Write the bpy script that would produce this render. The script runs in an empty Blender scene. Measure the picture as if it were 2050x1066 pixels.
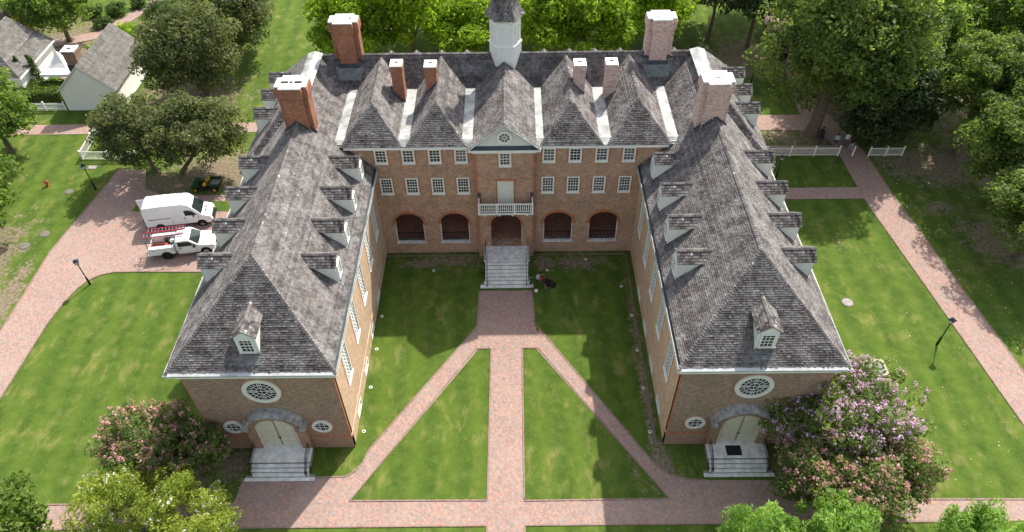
import bpy, math, random
import numpy as np
from mathutils import Matrix, Vector
R = math.radians
C = bpy.context.scene.collection
scene = bpy.context.scene
random.seed(7)

# ------------------------------------------------------------------ camera
cam_d = bpy.data.cameras.new('camera'); cam = bpy.data.objects.new('camera', cam_d); C.objects.link(cam)
F_PX, PIT, YAW, ROL = 1450.53, 0.799054, 0.005261, 0.014229
cam_d.sensor_width = 36.0; cam_d.lens = F_PX / 2050 * 36
cam_d.clip_start = 0.5; cam_d.clip_end = 5000
cam.matrix_world = (Matrix.Translation((0.535867, -26.90736, 46.036725)) @ Matrix.Rotation(YAW, 4, 'Z')
                    @ Matrix.Rotation(math.pi / 2 - PIT, 4, 'X') @ Matrix.Rotation(-ROL, 4, 'Z'))
scene.camera = cam
# ------------------------------------------------------------------ sky and sun
SUN = Vector((0.44, 0.77, 1.0)).normalized()
EL = math.asin(SUN.z); AZ = math.atan2(SUN.x, SUN.y)
world = bpy.data.worlds.new('World'); scene.world = world; world.use_nodes = True
wn = world.node_tree.nodes; wl = world.node_tree.links; wn.clear()
sky = wn.new('ShaderNodeTexSky'); sky.sky_type = 'NISHITA'; sky.sun_disc = False
sky.sun_elevation = EL; sky.sun_rotation = AZ
sky.air_density = 1.0; sky.dust_density = 2.5; sky.ozone_density = 1.0
hsv = wn.new('ShaderNodeHueSaturation'); hsv.inputs['Saturation'].default_value = 0.45   # thin bright cloud veil
bg = wn.new('ShaderNodeBackground'); bg.inputs[1].default_value = 0.14
wo = wn.new('ShaderNodeOutputWorld')
wl.new(sky.outputs[0], hsv.inputs['Color']); wl.new(hsv.outputs[0], bg.inputs[0]); wl.new(bg.outputs[0], wo.inputs[0])
sun_d = bpy.data.lights.new('sun', 'SUN'); sun = bpy.data.objects.new('sun', sun_d); C.objects.link(sun)
sun_d.energy = 3.8; sun_d.angle = R(0.9); sun_d.color = (1.0, 0.93, 0.82)
sun.rotation_euler = (-SUN).to_track_quat('-Z', 'Y').to_euler()
sun.location = (30, 50, 80)
scene.view_settings.view_transform = 'Standard'; scene.view_settings.look = 'None'
scene.view_settings.exposure = 0.95; scene.view_settings.gamma = 1.0
scene.view_settings.use_curve_mapping = False
scene.cycles.max_bounces = 6; scene.cycles.diffuse_bounces = 4; scene.cycles.transparent_max_bounces = 4

# ------------------------------------------------------------------ materials
class NT:
    def __init__(s, name):
        s.m = bpy.data.materials.new(name); s.m.use_nodes = True
        s.n = s.m.node_tree.nodes; s.l = s.m.node_tree.links
        s.b = s.n['Principled BSDF']; s.out = s.n['Material Output']
        s.b.inputs['Specular IOR Level'].default_value = 0.3
    def new(s, t, **kw):
        n = s.n.new(t)
        for k, v in kw.items(): setattr(n, k, v)
        return n
    def link(s, a, b): s.l.new(a, b)
    def obj(s): return s.new('ShaderNodeTexCoord').outputs['Object']
    def uv(s): return s.new('ShaderNodeTexCoord').outputs['UV']
    def pos(s): return s.new('ShaderNodeNewGeometry').outputs['Position']
    def noise(s, vec, scale, detail=3, rough=.55, dist=0.0):
        n = s.new('ShaderNodeTexNoise'); n.inputs['Scale'].default_value = scale
        n.inputs['Detail'].default_value = detail; n.inputs['Roughness'].default_value = rough
        n.inputs['Distortion'].default_value = dist
        s.link(vec, n.inputs['Vector']); return n.outputs['Fac']
    def scale(s, vec, v):
        n = s.new('ShaderNodeMapping'); n.inputs['Scale'].default_value = v
        s.link(vec, n.inputs['Vector']); return n.outputs[0]
    def ramp(s, fac, stops, interp='LINEAR'):
        n = s.new('ShaderNodeValToRGB'); cr = n.color_ramp; cr.interpolation = interp
        while len(cr.elements) < len(stops): cr.elements.new(0.5)
        for e, (p, c) in zip(cr.elements, stops):
            e.position = p; e.color = (c, c, c, 1) if isinstance(c, (int, float)) else (*c, 1)
        s.link(fac, n.inputs[0]); return n.outputs[0]
    def mix(s, fac, a, b, mode='MIX'):
        n = s.new('ShaderNodeMix', data_type='RGBA', blend_type=mode)
        if isinstance(fac, (int, float)): n.inputs[0].default_value = fac
        else: s.link(fac, n.inputs[0])
        for i, v in ((6, a), (7, b)):
            if isinstance(v, tuple): n.inputs[i].default_value = (*v, 1)
            else: s.link(v, n.inputs[i])
        return n.outputs[2]
    def math(s, op, a, b=0.0):
        n = s.new('ShaderNodeMath', operation=op)
        for i, v in ((0, a), (1, b)):
            if isinstance(v, (int, float)): n.inputs[i].default_value = v
            else: s.link(v, n.inputs[i])
        return n.outputs[0]
    def bump(s, h, strength=.3, dist=.02):
        n = s.new('ShaderNodeBump'); n.inputs['Strength'].default_value = strength
        n.inputs['Distance'].default_value = dist
        s.link(h, n.inputs['Height']); s.link(n.outputs[0], s.b.inputs['Normal'])
    def col(s, c):
        if isinstance(c, tuple): s.b.inputs['Base Color'].default_value = (*c, 1)
        else: s.link(c, s.b.inputs['Base Color'])
    def rough(s, v): s.b.inputs['Roughness'].default_value = v

def simple(name, col, rough=.6, var=.12, nscale=3.0, metal=0.0):
    t = NT(name); o = t.obj()
    f = t.noise(o, nscale, 4)
    dk = tuple(c * (1 - var) for c in col); lt = tuple(min(1, c * (1 + var)) for c in col)
    t.col(t.ramp(f, [(.3, dk), (.7, lt)])); t.rough(rough); t.b.inputs['Metallic'].default_value = metal
    return t.m

def brick(name, c1, c2, mortar, grime=(.12, .10, .085), grime_amt=.35, bias=0.0, bloom=None, contrast=1.0, low=None):
    t = NT(name); uv = t.uv()
    bt = t.new('ShaderNodeTexBrick'); bt.offset = .5
    bt.inputs['Scale'].default_value = 1; bt.inputs['Brick Width'].default_value = .22
    bt.inputs['Row Height'].default_value = .077; bt.inputs['Mortar Size'].default_value = .011
    bt.inputs['Mortar Smooth'].default_value = .1; bt.inputs['Bias'].default_value = bias
    bt.inputs['Color1'].default_value = (*c1, 1); bt.inputs['Color2'].default_value = (*c2, 1)
    bt.inputs['Mortar'].default_value = (*mortar, 1)
    t.link(uv, bt.inputs['Vector'])
    o = t.obj()
    big = t.noise(o, .45, 5, .65); mid = t.noise(o, 2.2, 5, .7)
    # loose groups of darker and paler bricks, stretched along the courses
    grp = t.noise(t.scale(o, (3.2, 3.2, 9.0)), 1.0, 4, .75)
    c = t.mix(t.math('MULTIPLY', t.ramp(big, [(.45, 0), (.70, 1)]), grime_amt), bt.outputs['Color'], grime)
    c = t.mix(.55 * contrast, c, t.ramp(grp, [(.34, (.50, .47, .46)), (.5, (.98, .96, .94)), (.66, (1.55, 1.45, 1.38))]), 'MULTIPLY')
    c = t.mix(.4 * contrast, c, t.ramp(mid, [(.32, (.62, .58, .56)), (.68, (1.2, 1.18, 1.15))]), 'MULTIPLY')
    if low:      # later, redder brickwork in the lowest courses
        sx = t.new('ShaderNodeSeparateXYZ'); t.link(o, sx.inputs[0])
        zz = t.math('ADD', sx.outputs[2], t.math('MULTIPLY', mid, 2.4))
        lo = t.new('ShaderNodeMapRange'); lo.inputs[1].default_value = 4.9; lo.inputs[2].default_value = 3.6; t.link(zz, lo.inputs[0])
        c = t.mix(t.math('MULTIPLY', lo.outputs[0], .28), c, low)
    if bloom:
        c = t.mix(t.math('MULTIPLY', t.ramp(grp, [(.40, 0), (.62, 1)]), .6), c, bloom)
    t.col(c); t.rough(.9)
    t.bump(t.math('ADD', t.math('MULTIPLY', bt.outputs['Fac'], -1.0), t.math('MULTIPLY', grp, .8)), .5, .014)
    return t.m

M = {}
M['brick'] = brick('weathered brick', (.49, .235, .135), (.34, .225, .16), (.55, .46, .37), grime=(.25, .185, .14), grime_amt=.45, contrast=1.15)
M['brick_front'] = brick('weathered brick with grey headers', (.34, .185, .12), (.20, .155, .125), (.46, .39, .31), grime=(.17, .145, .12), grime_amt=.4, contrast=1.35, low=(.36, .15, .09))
M['brick_side'] = brick('weathered brick in sunlit tone', (.62, .385, .23), (.52, .38, .26), (.68, .58, .46), grime=(.40, .30, .22), grime_amt=.4)  # paler than the other brick: sunlit brightness put into the colour
M['rubbed'] = brick('rubbed red brick', (.50, .17, .08), (.43, .15, .075), (.46, .24, .15), grime_amt=.2)
M['chim_red'] = brick('orange red chimney brick', (.40, .13, .062), (.30, .115, .065), (.38, .25, .18), grime=(.09, .065, .055), grime_amt=.5)
M['chim_pale'] = brick('lime bloomed chimney brick', (.46, .19, .14), (.42, .22, .18), (.74, .68, .64), grime_amt=.1, bloom=(.66, .57, .53))
M['white'] = simple('white painted wood', (.76, .77, .73), .45, .06)
M['cream_door'] = simple('cream door paint', (.60, .56, .45), .5, .08)
M['cream'] = simple('cream painted wood', (.68, .68, .62), .5, .06)
M['house_white'] = simple('white clapboard paint', (.80, .80, .77), .5, .05)
M['stone'] = simple('pale stone step', (.66, .66, .64), .75, .25, 2.2)
M['metal_pale'] = simple('pale painted metal roofing', (.33, .345, .335), .55, .45, 1.1)
M['hood_stone'] = simple('grey lead hood', (.30, .30, .29), .65, .45, 2.6)
M['metal_gutter'] = simple('galvanised gutter', (.42, .44, .44), .5, .18, 2.5)
M['metal_dark'] = simple('dark lead flashing', (.055, .07, .08), .55, .3, 4)
M['patina'] = simple('grey green lead flashing', (.15, .17, .17), .6, .35, 3)
M['iron'] = simple('black wrought iron', (.012, .013, .015), .5, .2)
M['cap_white'] = simple('white mortar chimney cap', (.62, .62, .59), .75, .22, 3)
M['kerb_stone'] = simple('mossy kerb', (.16, .135, .10), .9, .35, 3)
M['cover'] = simple('rusty grey iron', (.15, .135, .12), .8, .25, 4)
M['black'] = simple('black rubber', (.012, .012, .013), .7, .2)
M['flue'] = simple('sooty flue', (.02, .018, .017), .9, .2)
M['grey'] = simple('grey concrete', (.27, .26, .24), .85, .18)
M['bark'] = simple('grey brown bark', (.13, .105, .08), .95, .35, 5)

t = NT('window glass'); oi = t.new('ShaderNodeObjectInfo'); gn = t.noise(t.obj(), 2.3, 2)
t.col(t.ramp(t.math('ADD', t.math('MULTIPLY', oi.outputs['Random'], .6), t.math('MULTIPLY', gn, .5)), [(.25, (.008, .010, .012)), (.6, (.022, .024, .026)), (.78, (.075, .07, .066)), (.95, (.16, .14, .125))])); t.rough(.06); t.b.inputs['Specular IOR Level'].default_value = .5  # random paler tints paint differing reflections into the glass colour
M['glass'] = t.m
t = NT('vehicle glass'); t.col((.02, .03, .032)); t.rough(.05); t.b.inputs['Specular IOR Level'].default_value = .5
M['carglass'] = t.m
def paint(name, c, rough=.25):
    t = NT(name); t.col(c); t.rough(rough); t.b.inputs['Coat Weight'].default_value = .5
    t.b.inputs['Coat Roughness'].default_value = .08; return t.m
M['van_white'] = paint('white vehicle paint', (.78, .79, .80))
M['red'] = paint('red paint', (.24, .02, .032), .45)
M['hydrant'] = paint('faded red paint', (.42, .06, .04), .5)
M['bag_pale'] = simple('pale canvas', (.38, .38, .37), .8, .15)
M['orange'] = paint('orange plastic', (.65, .13, .03), .5)
M['green'] = paint('dark green paint', (.010, .05, .016), .35)
M['yellow'] = paint('yellow plastic', (.50, .33, .02), .5)
M['chrome'] = simple('bare metal', (.5, .5, .5), .35, .1, 4, .8)
M['lampred'] = paint('red tail lamp', (.35, .01, .01))
M['headlamp'] = paint('clear headlamp', (.6, .62, .65), .1)

def shingle_mat(name, base, lich, lichen=.5, warm=(.30, .24, .20)):
    t = NT(name)
    at = t.new('ShaderNodeAttribute'); at.attribute_name = 'rnd'
    r = at.outputs['Fac']; o = t.obj()
    c = t.ramp(r, [(0.0, tuple(b * .40 for b in base)), (.16, tuple(b * .70 for b in base)), (.5, base), (.85, tuple(b * 1.35 for b in base)), (1.0, tuple(b * 1.9 for b in lich))])
    big = t.noise(o, .35, 5, .62); fine = t.noise(o, .9, 6, .74)
    sc = t.noise(o, 7.0, 3, .7)
    c = t.mix(t.math('MULTIPLY', t.ramp(big, [(.45, 0), (.7, 1)]), .55), c, warm)
    c = t.mix(t.math('MULTIPLY', t.ramp(t.math('ADD', t.math('MULTIPLY', fine, .75), t.math('MULTIPLY', r, .26)), [(.40, 0), (.68, 1)]), lichen), c, lich)
    c = t.mix(t.math('MULTIPLY', t.ramp(sc, [(.60, 0), (.74, 1)]), lichen * .6), c, tuple(min(.75, l * 1.5) for l in lich))
    stn = t.noise(t.scale(o, (1.1, 1.1, .28)), 1.2, 5, .7)
    c = t.mix(.8, c, t.ramp(stn, [(.36, (.58, .55, .54)), (.62, (1.05, 1.05, 1.05))]), 'MULTIPLY')
    t.col(c); t.rough(.95); t.b.inputs['Specular IOR Level'].default_value = .12
    t.bump(sc, .25, .02)
    return t.m
M['shingle'] = shingle_mat('weathered wood shingle', (.106, .098, .097), (.40, .39, .378), .62, (.145, .128, .121))
M['shingle_house'] = shingle_mat('grey wood shingle', (.17, .165, .155), (.28, .275, .26), .4, (.16, .15, .135))

def leaf_mat(name, dark, light, trans=.35, accent=None):
    t = NT(name)
    at = t.new('ShaderNodeAttribute'); at.attribute_name = 'rnd'
    stops = [(0, dark), (.75, light)] + ([(1.0, accent)] if accent else [])
    c = t.ramp(at.outputs['Fac'], stops)
    t.col(c); t.rough(.55); t.b.inputs['Specular IOR Level'].default_value = .22
    tr = t.new('ShaderNodeBsdfTranslucent'); mx = t.new('ShaderNodeMixShader'); mx.inputs[0].default_value = trans
    t.link(t.mix(1.0, c, (1.7, 1.75, .9), 'MULTIPLY'), tr.inputs[0]); t.link(t.b.outputs[0], mx.inputs[1]); t.link(tr.outputs[0], mx.inputs[2])
    t.link(mx.outputs[0], t.out.inputs['Surface'])
    return t.m
M['leaf_dark'] = leaf_mat('dark olive leaves', (.048, .066, .024), (.155, .180, .075), .45, (.26, .275, .15))
M['leaf_mag'] = leaf_mat('glossy dark leaves', (.020, .040, .014), (.065, .10, .036), .3, (.17, .20, .12))
M['leaf_mid'] = leaf_mat('mid green leaves', (.050, .098, .018), (.165, .245, .045), .5, (.30, .36, .10))
M['leaf_oak'] = leaf_mat('oak leaves', (.050, .088, .022), (.160, .225, .055), .5, (.28, .33, .12))
M['leaf_bright'] = leaf_mat('yellow green leaves', (.07, .13, .012), (.27, .40, .03), .55, (.46, .54, .07))
M['leaf_fresh'] = leaf_mat('fresh light green leaves', (.08, .16, .026), (.23, .37, .075), .5, (.36, .48, .15))
M['leaf_yel'] = leaf_mat('yellowing leaves', (.105, .15, .022), (.30, .36, .06), .5, (.46, .47, .12))
M['leaf_crape'] = leaf_mat('crape myrtle leaves', (.055, .095, .026), (.18, .245, .075), .5, (.30, .34, .13))
M['leaf_box'] = leaf_mat('boxwood leaves', (.022, .05, .013), (.07, .125, .025), .3, (.14, .22, .04))
M['leaf_hedge'] = leaf_mat('sheared hedge leaves', (.03, .075, .01), (.15, .24, .025), .3, (.24, .32, .04))
M['leaf_red'] = leaf_mat('russet leaves', (.12, .035, .012), (.32, .17, .025), .3, (.40, .36, .05))
M['fl_purple'] = leaf_mat('lilac blossom', (.40, .22, .46), (.62, .42, .66), .35, (.78, .62, .82))
M['fl_pink'] = leaf_mat('dusty pink blossom', (.36, .17, .19), (.56, .33, .34), .35, (.68, .49, .48))
M['fl_rose'] = leaf_mat('rose blossom', (.46, .12, .24), (.66, .30, .42), .35, (.75, .48, .56))
M['fl_white'] = leaf_mat('white blossom', (.7, .7, .68), (.82, .82, .8), .2, (.85, .85, .83))
M['litter'] = leaf_mat('fallen leaves', (.35, .27, .14), (.6, .55, .4), .1, (.7, .7, .62))

# ------------------------------------------------------------------ mesh helpers
def box_uv(me):
    n = len(me.loops)
    if not n: return
    co = np.empty(len(me.vertices) * 3, 'f'); me.vertices.foreach_get('co', co); co = co.reshape(-1, 3)
    vi = np.empty(n, 'i'); me.loops.foreach_get('vertex_index', vi)
    nr = np.empty(len(me.polygons) * 3, 'f'); me.polygons.foreach_get('normal', nr); nr = np.abs(nr.reshape(-1, 3))
    lt = np.empty(len(me.polygons), 'i'); me.polygons.foreach_get('loop_total', lt)
    ln = np.repeat(nr, lt, axis=0); p = co[vi]
    horiz = np.where(ln[:, 0] > ln[:, 1], p[:, 1], p[:, 0])
    flat = (ln[:, 2] > .8)
    u = np.where(flat, p[:, 0], horiz); v = np.where(flat, p[:, 1], p[:, 2])
    while me.uv_layers: me.uv_layers.remove(me.uv_layers[0])
    uv = me.uv_layers.new(name='UVMap'); uv.data.foreach_set('uv', np.stack([u, v], 1).astype('f').ravel())

class MB:
    def __init__(s): s.v = []; s.f = []
    def add(s, vs, fs):
        o = len(s.v); s.v += [tuple(x) for x in vs]; s.f += [tuple(i + o for i in q) for q in fs]; return s
    def box(s, x0, x1, y0, y1, z0, z1):
        return s.add([(x0, y0, z0), (x1, y0, z0), (x1, y1, z0), (x0, y1, z0), (x0, y0, z1), (x1, y0, z1), (x1, y1, z1), (x0, y1, z1)],
                     [(3, 2, 1, 0), (4, 5, 6, 7), (0, 1, 5, 4), (1, 2, 6, 5), (2, 3, 7, 6), (3, 0, 4, 7)])
    def poly(s, pts): return s.add(pts, [tuple(range(len(pts)))])
    def prism(s, pts, d):
        n = len(pts); d = Vector(d)
        top = [tuple(Vector(p) + d) for p in pts]
        return s.add(list(pts) + top, [tuple(range(n))[::-1], tuple(range(n, 2 * n))] + [(i, (i + 1) % n, n + (i + 1) % n, n + i) for i in range(n)])
    def tube(s, pts, rad, n=6, caps=True):
        pts = [Vector(p) for p in pts]; rad = rad if isinstance(rad, (list, tuple)) else [rad] * len(pts)
        o = len(s.v); prev = None
        for i, p in enumerate(pts):
            d = (pts[min(i + 1, len(pts) - 1)] - pts[max(i - 1, 0)]).normalized()
            a = Vector((0, 0, 1)) if abs(d.z) < .9 else Vector((1, 0, 0))
            if prev is not None: a = prev
            b = d.cross(a).normalized(); a = b.cross(d).normalized(); prev = a
            for k in range(n):
                th = 2 * math.pi * k / n
                s.v.append(tuple(p + (a * math.cos(th) + b * math.sin(th)) * rad[i]))
        for i in range(len(pts) - 1):
            for k in range(n):
                q = o + i * n
                s.f.append((q + k, q + (k + 1) % n, q + n + (k + 1) % n, q + n + k))
        if caps:
            s.f.append(tuple(o + k for k in range(n))[::-1]); s.f.append(tuple(o + (len(pts) - 1) * n + k for k in range(n)))
        return s
    def lathe(s, prof, c=(0, 0, 0), n=16, ax='Z'):
        o = len(s.v)
        for r, h in prof:
            for k in range(n):
                th = 2 * math.pi * k / n; a, b = r * math.cos(th), r * math.sin(th)
                p = (a, b, h) if ax == 'Z' else (a, h, b) if ax == 'Y' else (h, a, b)
                s.v.append((c[0] + p[0], c[1] + p[1], c[2] + p[2]))
        for i in range(len(prof) - 1):
            for k in range(n):
                q = o + i * n; s.f.append((q + k, q + (k + 1) % n, q + n + (k + 1) % n, q + n + k))
        s.f.append(tuple(o + k for k in range(n))[::-1]); s.f.append(tuple(o + (len(prof) - 1) * n + k for k in range(n)))
        return s
    def mesh(s, name, fixn=True):
        me = bpy.data.meshes.new(name); me.from_pydata(s.v, [], s.f)
        if fixn:
            import bmesh
            b = bmesh.new(); b.from_mesh(me); bmesh.ops.recalc_face_normals(b, faces=b.faces); b.to_mesh(me); b.free()
        me.update(); box_uv(me); return me
    def split(s, name, mat, parent=None, kind=None):
        par = list(range(len(s.v)))
        def find(i):
            while par[i] != i: par[i] = par[par[i]]; i = par[i]
            return i
        for f in s.f:
            for i in f[1:]: par[find(i)] = find(f[0])
        gr = {}
        for f in s.f: gr.setdefault(find(f[0]), []).append(f)
        out = None
        for fs in gr.values():
            ids = sorted({i for f in fs for i in f}); mp = {i: j for j, i in enumerate(ids)}
            m = MB(); m.v = [s.v[i] for i in ids]; m.f = [tuple(mp[i] for i in f) for f in fs]
            out = obj(name, m.mesh(name), mat, parent, kind=kind)
        return out
    def build(s, name, mat, parent=None, smooth=False, bevel=0, kind=None, fixn=True):
        me = s.mesh(name, fixn); return obj(name, me, mat, parent, smooth, bevel, kind)

def obj(name, me, mat=None, parent=None, smooth=False, bevel=0, kind=None):
    if mat is not None and not me.materials: me.materials.append(M[mat] if isinstance(mat, str) else mat)
    o = bpy.data.objects.new(name, me); C.objects.link(o)
    if parent is not None: o.parent = parent
    if smooth: me.shade_smooth() if hasattr(me, 'shade_smooth') else None
    if bevel:
        b = o.modifiers.new('bevel', 'BEVEL'); b.width = bevel; b.segments = 2; b.limit_method = 'ANGLE'; b.angle_limit = R(40)
    if kind: o['kind'] = kind
    return o
def tag(o, label, cat, group=None):
    o['label'] = label; o['category'] = cat
    if group: o['group'] = group
    return o
def thing(name, label, cat, loc=(0, 0, 0), rz=0, group=None):
    o = bpy.data.objects.new(name, None); C.objects.link(o); o.location = loc; o.rotation_euler = (0, 0, rz)
    o.empty_display_size = .3
    return tag(o, label, cat, group)
def copy_tree(o, parent=None):
    c = o.copy(); C.objects.link(c)
    if parent is not None: c.parent = parent
    for ch in list(o.children): copy_tree(ch, c)
    return c
def place(o, loc, rz=0, sc=None):
    o.location = loc; o.rotation_euler = (0, 0, rz)
    if sc: o.scale = sc if isinstance(sc, tuple) else (sc,) * 3
    return o

def np_quads(name, V, rnd, n_per=4):
    """V: (N,4,3) array of quads with one random value per face"""
    N = len(V); me = bpy.data.meshes.new(name)
    me.vertices.add(N * 4); me.vertices.foreach_set('co', V.astype('f').ravel())
    me.loops.add(N * 4); me.loops.foreach_set('vertex_index', np.arange(N * 4, dtype='i'))
    me.polygons.add(N); me.polygons.foreach_set('loop_start', np.arange(0, N * 4, 4, dtype='i'))
    me.update(calc_edges=True)
    a = me.attributes.new('rnd', 'FLOAT', 'FACE'); a.data.foreach_set('value', rnd.astype('f'))
    return me

# fill a 2D outline with holes and extrude it: a wall with real openings
def wall(name, outer, holes, origin, sdir, ndir, thick, mat, parent):
    cu = bpy.data.curves.new('wall_outline', 'CURVE'); cu.dimensions = '2D'; cu.fill_mode = 'BOTH'; cu.extrude = thick / 2
    for loop in [outer] + holes:
        sp = cu.splines.new('POLY'); sp.points.add(len(loop) - 1); sp.use_cyclic_u = True
        for p, q in zip(sp.points, loop): p.co = (q[0], q[1], 0, 1)
    tmp = bpy.data.objects.new('wall_outline', cu); C.objects.link(tmp)
    dg = bpy.context.evaluated_depsgraph_get(); dg.update()
    me = bpy.data.meshes.new_from_object(tmp.evaluated_get(dg))
    bpy.data.objects.remove(tmp); bpy.data.curves.remove(cu)
    me.name = name; me.materials.clear()
    s = Vector(sdir); n = Vector(ndir); o = Vector(origin) - n * thick / 2
    T = Matrix(((s.x, 0, n.x, o.x), (s.y, 0, n.y, o.y), (0, 1, 0, o.z), (0, 0, 0, 1)))
    me.transform(T)
    if T.determinant() < 0: me.flip_normals()
    me.update(); box_uv(me)
    return obj(name, me, mat, parent)
def rect(cx, z0, z1, w): return [(cx - w / 2, z0), (cx + w / 2, z0), (cx + w / 2, z1), (cx - w / 2, z1)]
def arch(cx, z0, zs, rise, w, n=14):
    p = [(cx + w / 2, z0)]
    p += [(cx + w / 2 * math.cos(math.pi * k / n), zs + rise * math.sin(math.pi * k / n)) for k in range(n + 1)]
    return p + [(cx - w / 2, z0)]

# ------------------------------------------------------------------ shingled roof plane
def roof_plane(pts, parent, mat='shingle', expo=.145, name='roof', seed=0, wid=.15, shingles=True):
    """pts: convex planar polygon, first two points along the eave."""
    P = [Vector(p) for p in pts]
    n = Vector((0, 0, 0))
    for i in range(len(P)):
        n += P[i].cross(P[(i + 1) % len(P)])
    n.normalize()
    if n.z < 0: n = -n; P = P[::-1]
    u = Vector((-n.y, n.x, 0)).normalized(); v = n.cross(u)
    if v.z < 0: v = -v; u = -u
    o = P[0]
    q = [((p - o).dot(u), (p - o).dot(v)) for p in P]
    base = MB(); base.prism([tuple(p - n * .02) for p in P], tuple(-n * .1))
    root = base.build(name, mat, parent)
    if not shingles: return root
    rng = random.Random(seed)
    vmin = min(a[1] for a in q); vmax = max(a[1] for a in q)
    def span(h):
        xs = []
        for i in range(len(q)):
            (x0, y0), (x1, y1) = q[i], q[(i + 1) % len(q)]
            if (y0 - h) * (y1 - h) <= 0 and abs(y1 - y0) > 1e-9:
                xs.append(x0 + (x1 - x0) * (h - y0) / (y1 - y0))
        return (min(xs), max(xs)) if xs else None
    quads = []; rv = []
    on, uu, vv = np.array(o), np.array(u), np.array(v); nn = np.array(n)
    h = vmin + 1e-4
    while h < vmax - .02:
        h1 = min(h + expo, vmax - 1e-4)
        a, b = span(h), span(h1)
        if a and b:
            x = min(a[0], b[0]) - rng.random() * wid; end = max(a[1], b[1])
            crow = rng.gauss(0, .07)
            while x < end:
                w = wid * rng.uniform(.65, 1.4); x1 = x + w
                l0, r0 = max(x, a[0]), min(x1, a[1]); l1, r1 = max(x, b[0]), min(x1, b[1])
                if r0 - l0 > .01 or r1 - l1 > .01:
                    if l0 > r0: l0 = r0 = (max(min(l0, a[1]), a[0]))
                    if l1 > r1: l1 = r1 = (max(min(l1, b[1]), b[0]))
                    lift = rng.uniform(.032, .06); dh = rng.uniform(-.012, .012)
                    g = .006
                    q0 = (l0 + g, h + dh, lift); q1 = (r0 - g, h + dh, lift); q2 = (r1 - g, h1 + .01, .004); q3 = (l1 + g, h1 + .01, .004)
                    b0 = (l0 + g, h + dh, -.01); b1 = (r0 - g, h + dh, -.01)
                    quads.append((q0, q1, q2, q3)); quads.append((b0, b1, q1, q0))
                    r = min(1, max(0, .42 + crow + rng.gauss(0, .11)))
                    r = max(r, .17); rv += [r, 0.0]  # butt faces take the darkest tone, painting shadow lines along the courses
                x = x1
        h += expo
    if quads:
        A = np.array(quads)
        W = on + A[..., 0:1] * uu + A[..., 1:2] * vv + A[..., 2:3] * nn
        me = np_quads('shingles', W, np.array(rv))
        obj('shingles', me, mat, root, kind='stuff')
    return root
def ridge_caps(lines, parent, mat='shingle', seed=1, w=.13, drop=.09):
    rng = random.Random(seed); quads = []; rv = []
    for A, B in lines:
        A = Vector(A); B = Vector(B); d = B - A; L = d.length; d.normalize()
        s = d.cross(Vector((0, 0, 1))).normalized(); k = 0.0
        while k < L:
            p = A + d * k; e = A + d * min(L, k + .2); up = Vector((0, 0, .075 + rng.uniform(0, .015))); lo = Vector((0, 0, .045))
            for sg in (1, -1):
                quads.append([p + up, p + s * sg * w - Vector((0, 0, drop)) + up, e + s * sg * w - Vector((0, 0, drop)) + lo, e + lo])
                rv.append(min(1, max(0, .58 + rng.gauss(0, .14))))
            k += .2
    me = np_quads('ridge_shingles', np.array([[tuple(x) for x in q] for q in quads]), np.array(rv))
    return obj('ridge_shingles', me, mat, parent, kind='stuff')
# ------------------------------------------------------------------ windows (local: faces -Y, origin at bottom centre)
def window_meshes(w, h, cols, rows, fr=.11, mt=.03, key=''):
    f = MB()
    f.box(-w / 2, -w / 2 + fr, -.05, .14, 0, h).box(w / 2 - fr, w / 2, -.05, .14, 0, h)
    f.box(-w / 2 + fr, w / 2 - fr, -.05, .14, h - fr, h).box(-w / 2 + fr, w / 2 - fr, -.05, .14, 0, fr)
    m = MB(); iw = w - 2 * fr; ih = h - 2 * fr; x0 = -iw / 2
    for i in range(1, cols): x = x0 + iw * i / cols; m.box(x - mt / 2, x + mt / 2, .015, .05, fr, h - fr)
    for j in range(1, rows):
        z = fr + ih * j / rows; t2 = mt if j == rows // 2 else mt / 2
        m.box(x0, x0 + iw, .012, .053, z - t2, z + t2)
    g = MB()
    for i in range(cols):
        for j in range(rows):
            a, b = x0 + iw * i / cols + mt / 2, x0 + iw * (i + 1) / cols - mt / 2
            c, d = fr + ih * j / rows + mt / 2, fr + ih * (j + 1) / rows - mt / 2
            g.poly([(a, .05, c), (b, .05, c), (b, .05 + random.uniform(-.004, .004), d), (a, .05, d)])
    s = MB().box(-w / 2 - .02, w / 2 + .02, -.10, .1, -.08, -.002)
    return dict(frame=f.mesh('window_frame'), muntin=m.mesh('muntins'), pane=g.mesh('panes'), sill=s.mesh('sill'))
def put_window(W, parent, loc, rz=0, mat='white', lintel=None, sill=True):
    o = obj('window', W['frame'], mat, parent); o.location = loc; o.rotation_euler = (0, 0, rz)
    obj('muntins', W['muntin'], mat, o); obj('panes', W['pane'], 'glass', o, kind='stuff')
    if sill: obj('sill', W['sill'], mat, o)
    if lintel is not None: obj('brick_lintel', lintel, 'rubbed', o)
    return o

# ================================================================== COLLEGE BUILDING
college = thing('college_building', 'large U-shaped brick college hall with two wings, dormered shingle roofs and white cupola', 'building')
AX = -0.15                     # axis of the courtyard front
a, b, D = 11.0, 20.65, 19.76   # inner and outer wing walls, courtyard front
RX, RZ, EZ, OV = 15.83, 14.47, 9.55, .49
SL = (RZ - EZ) / (RX - a + OV)
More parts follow.
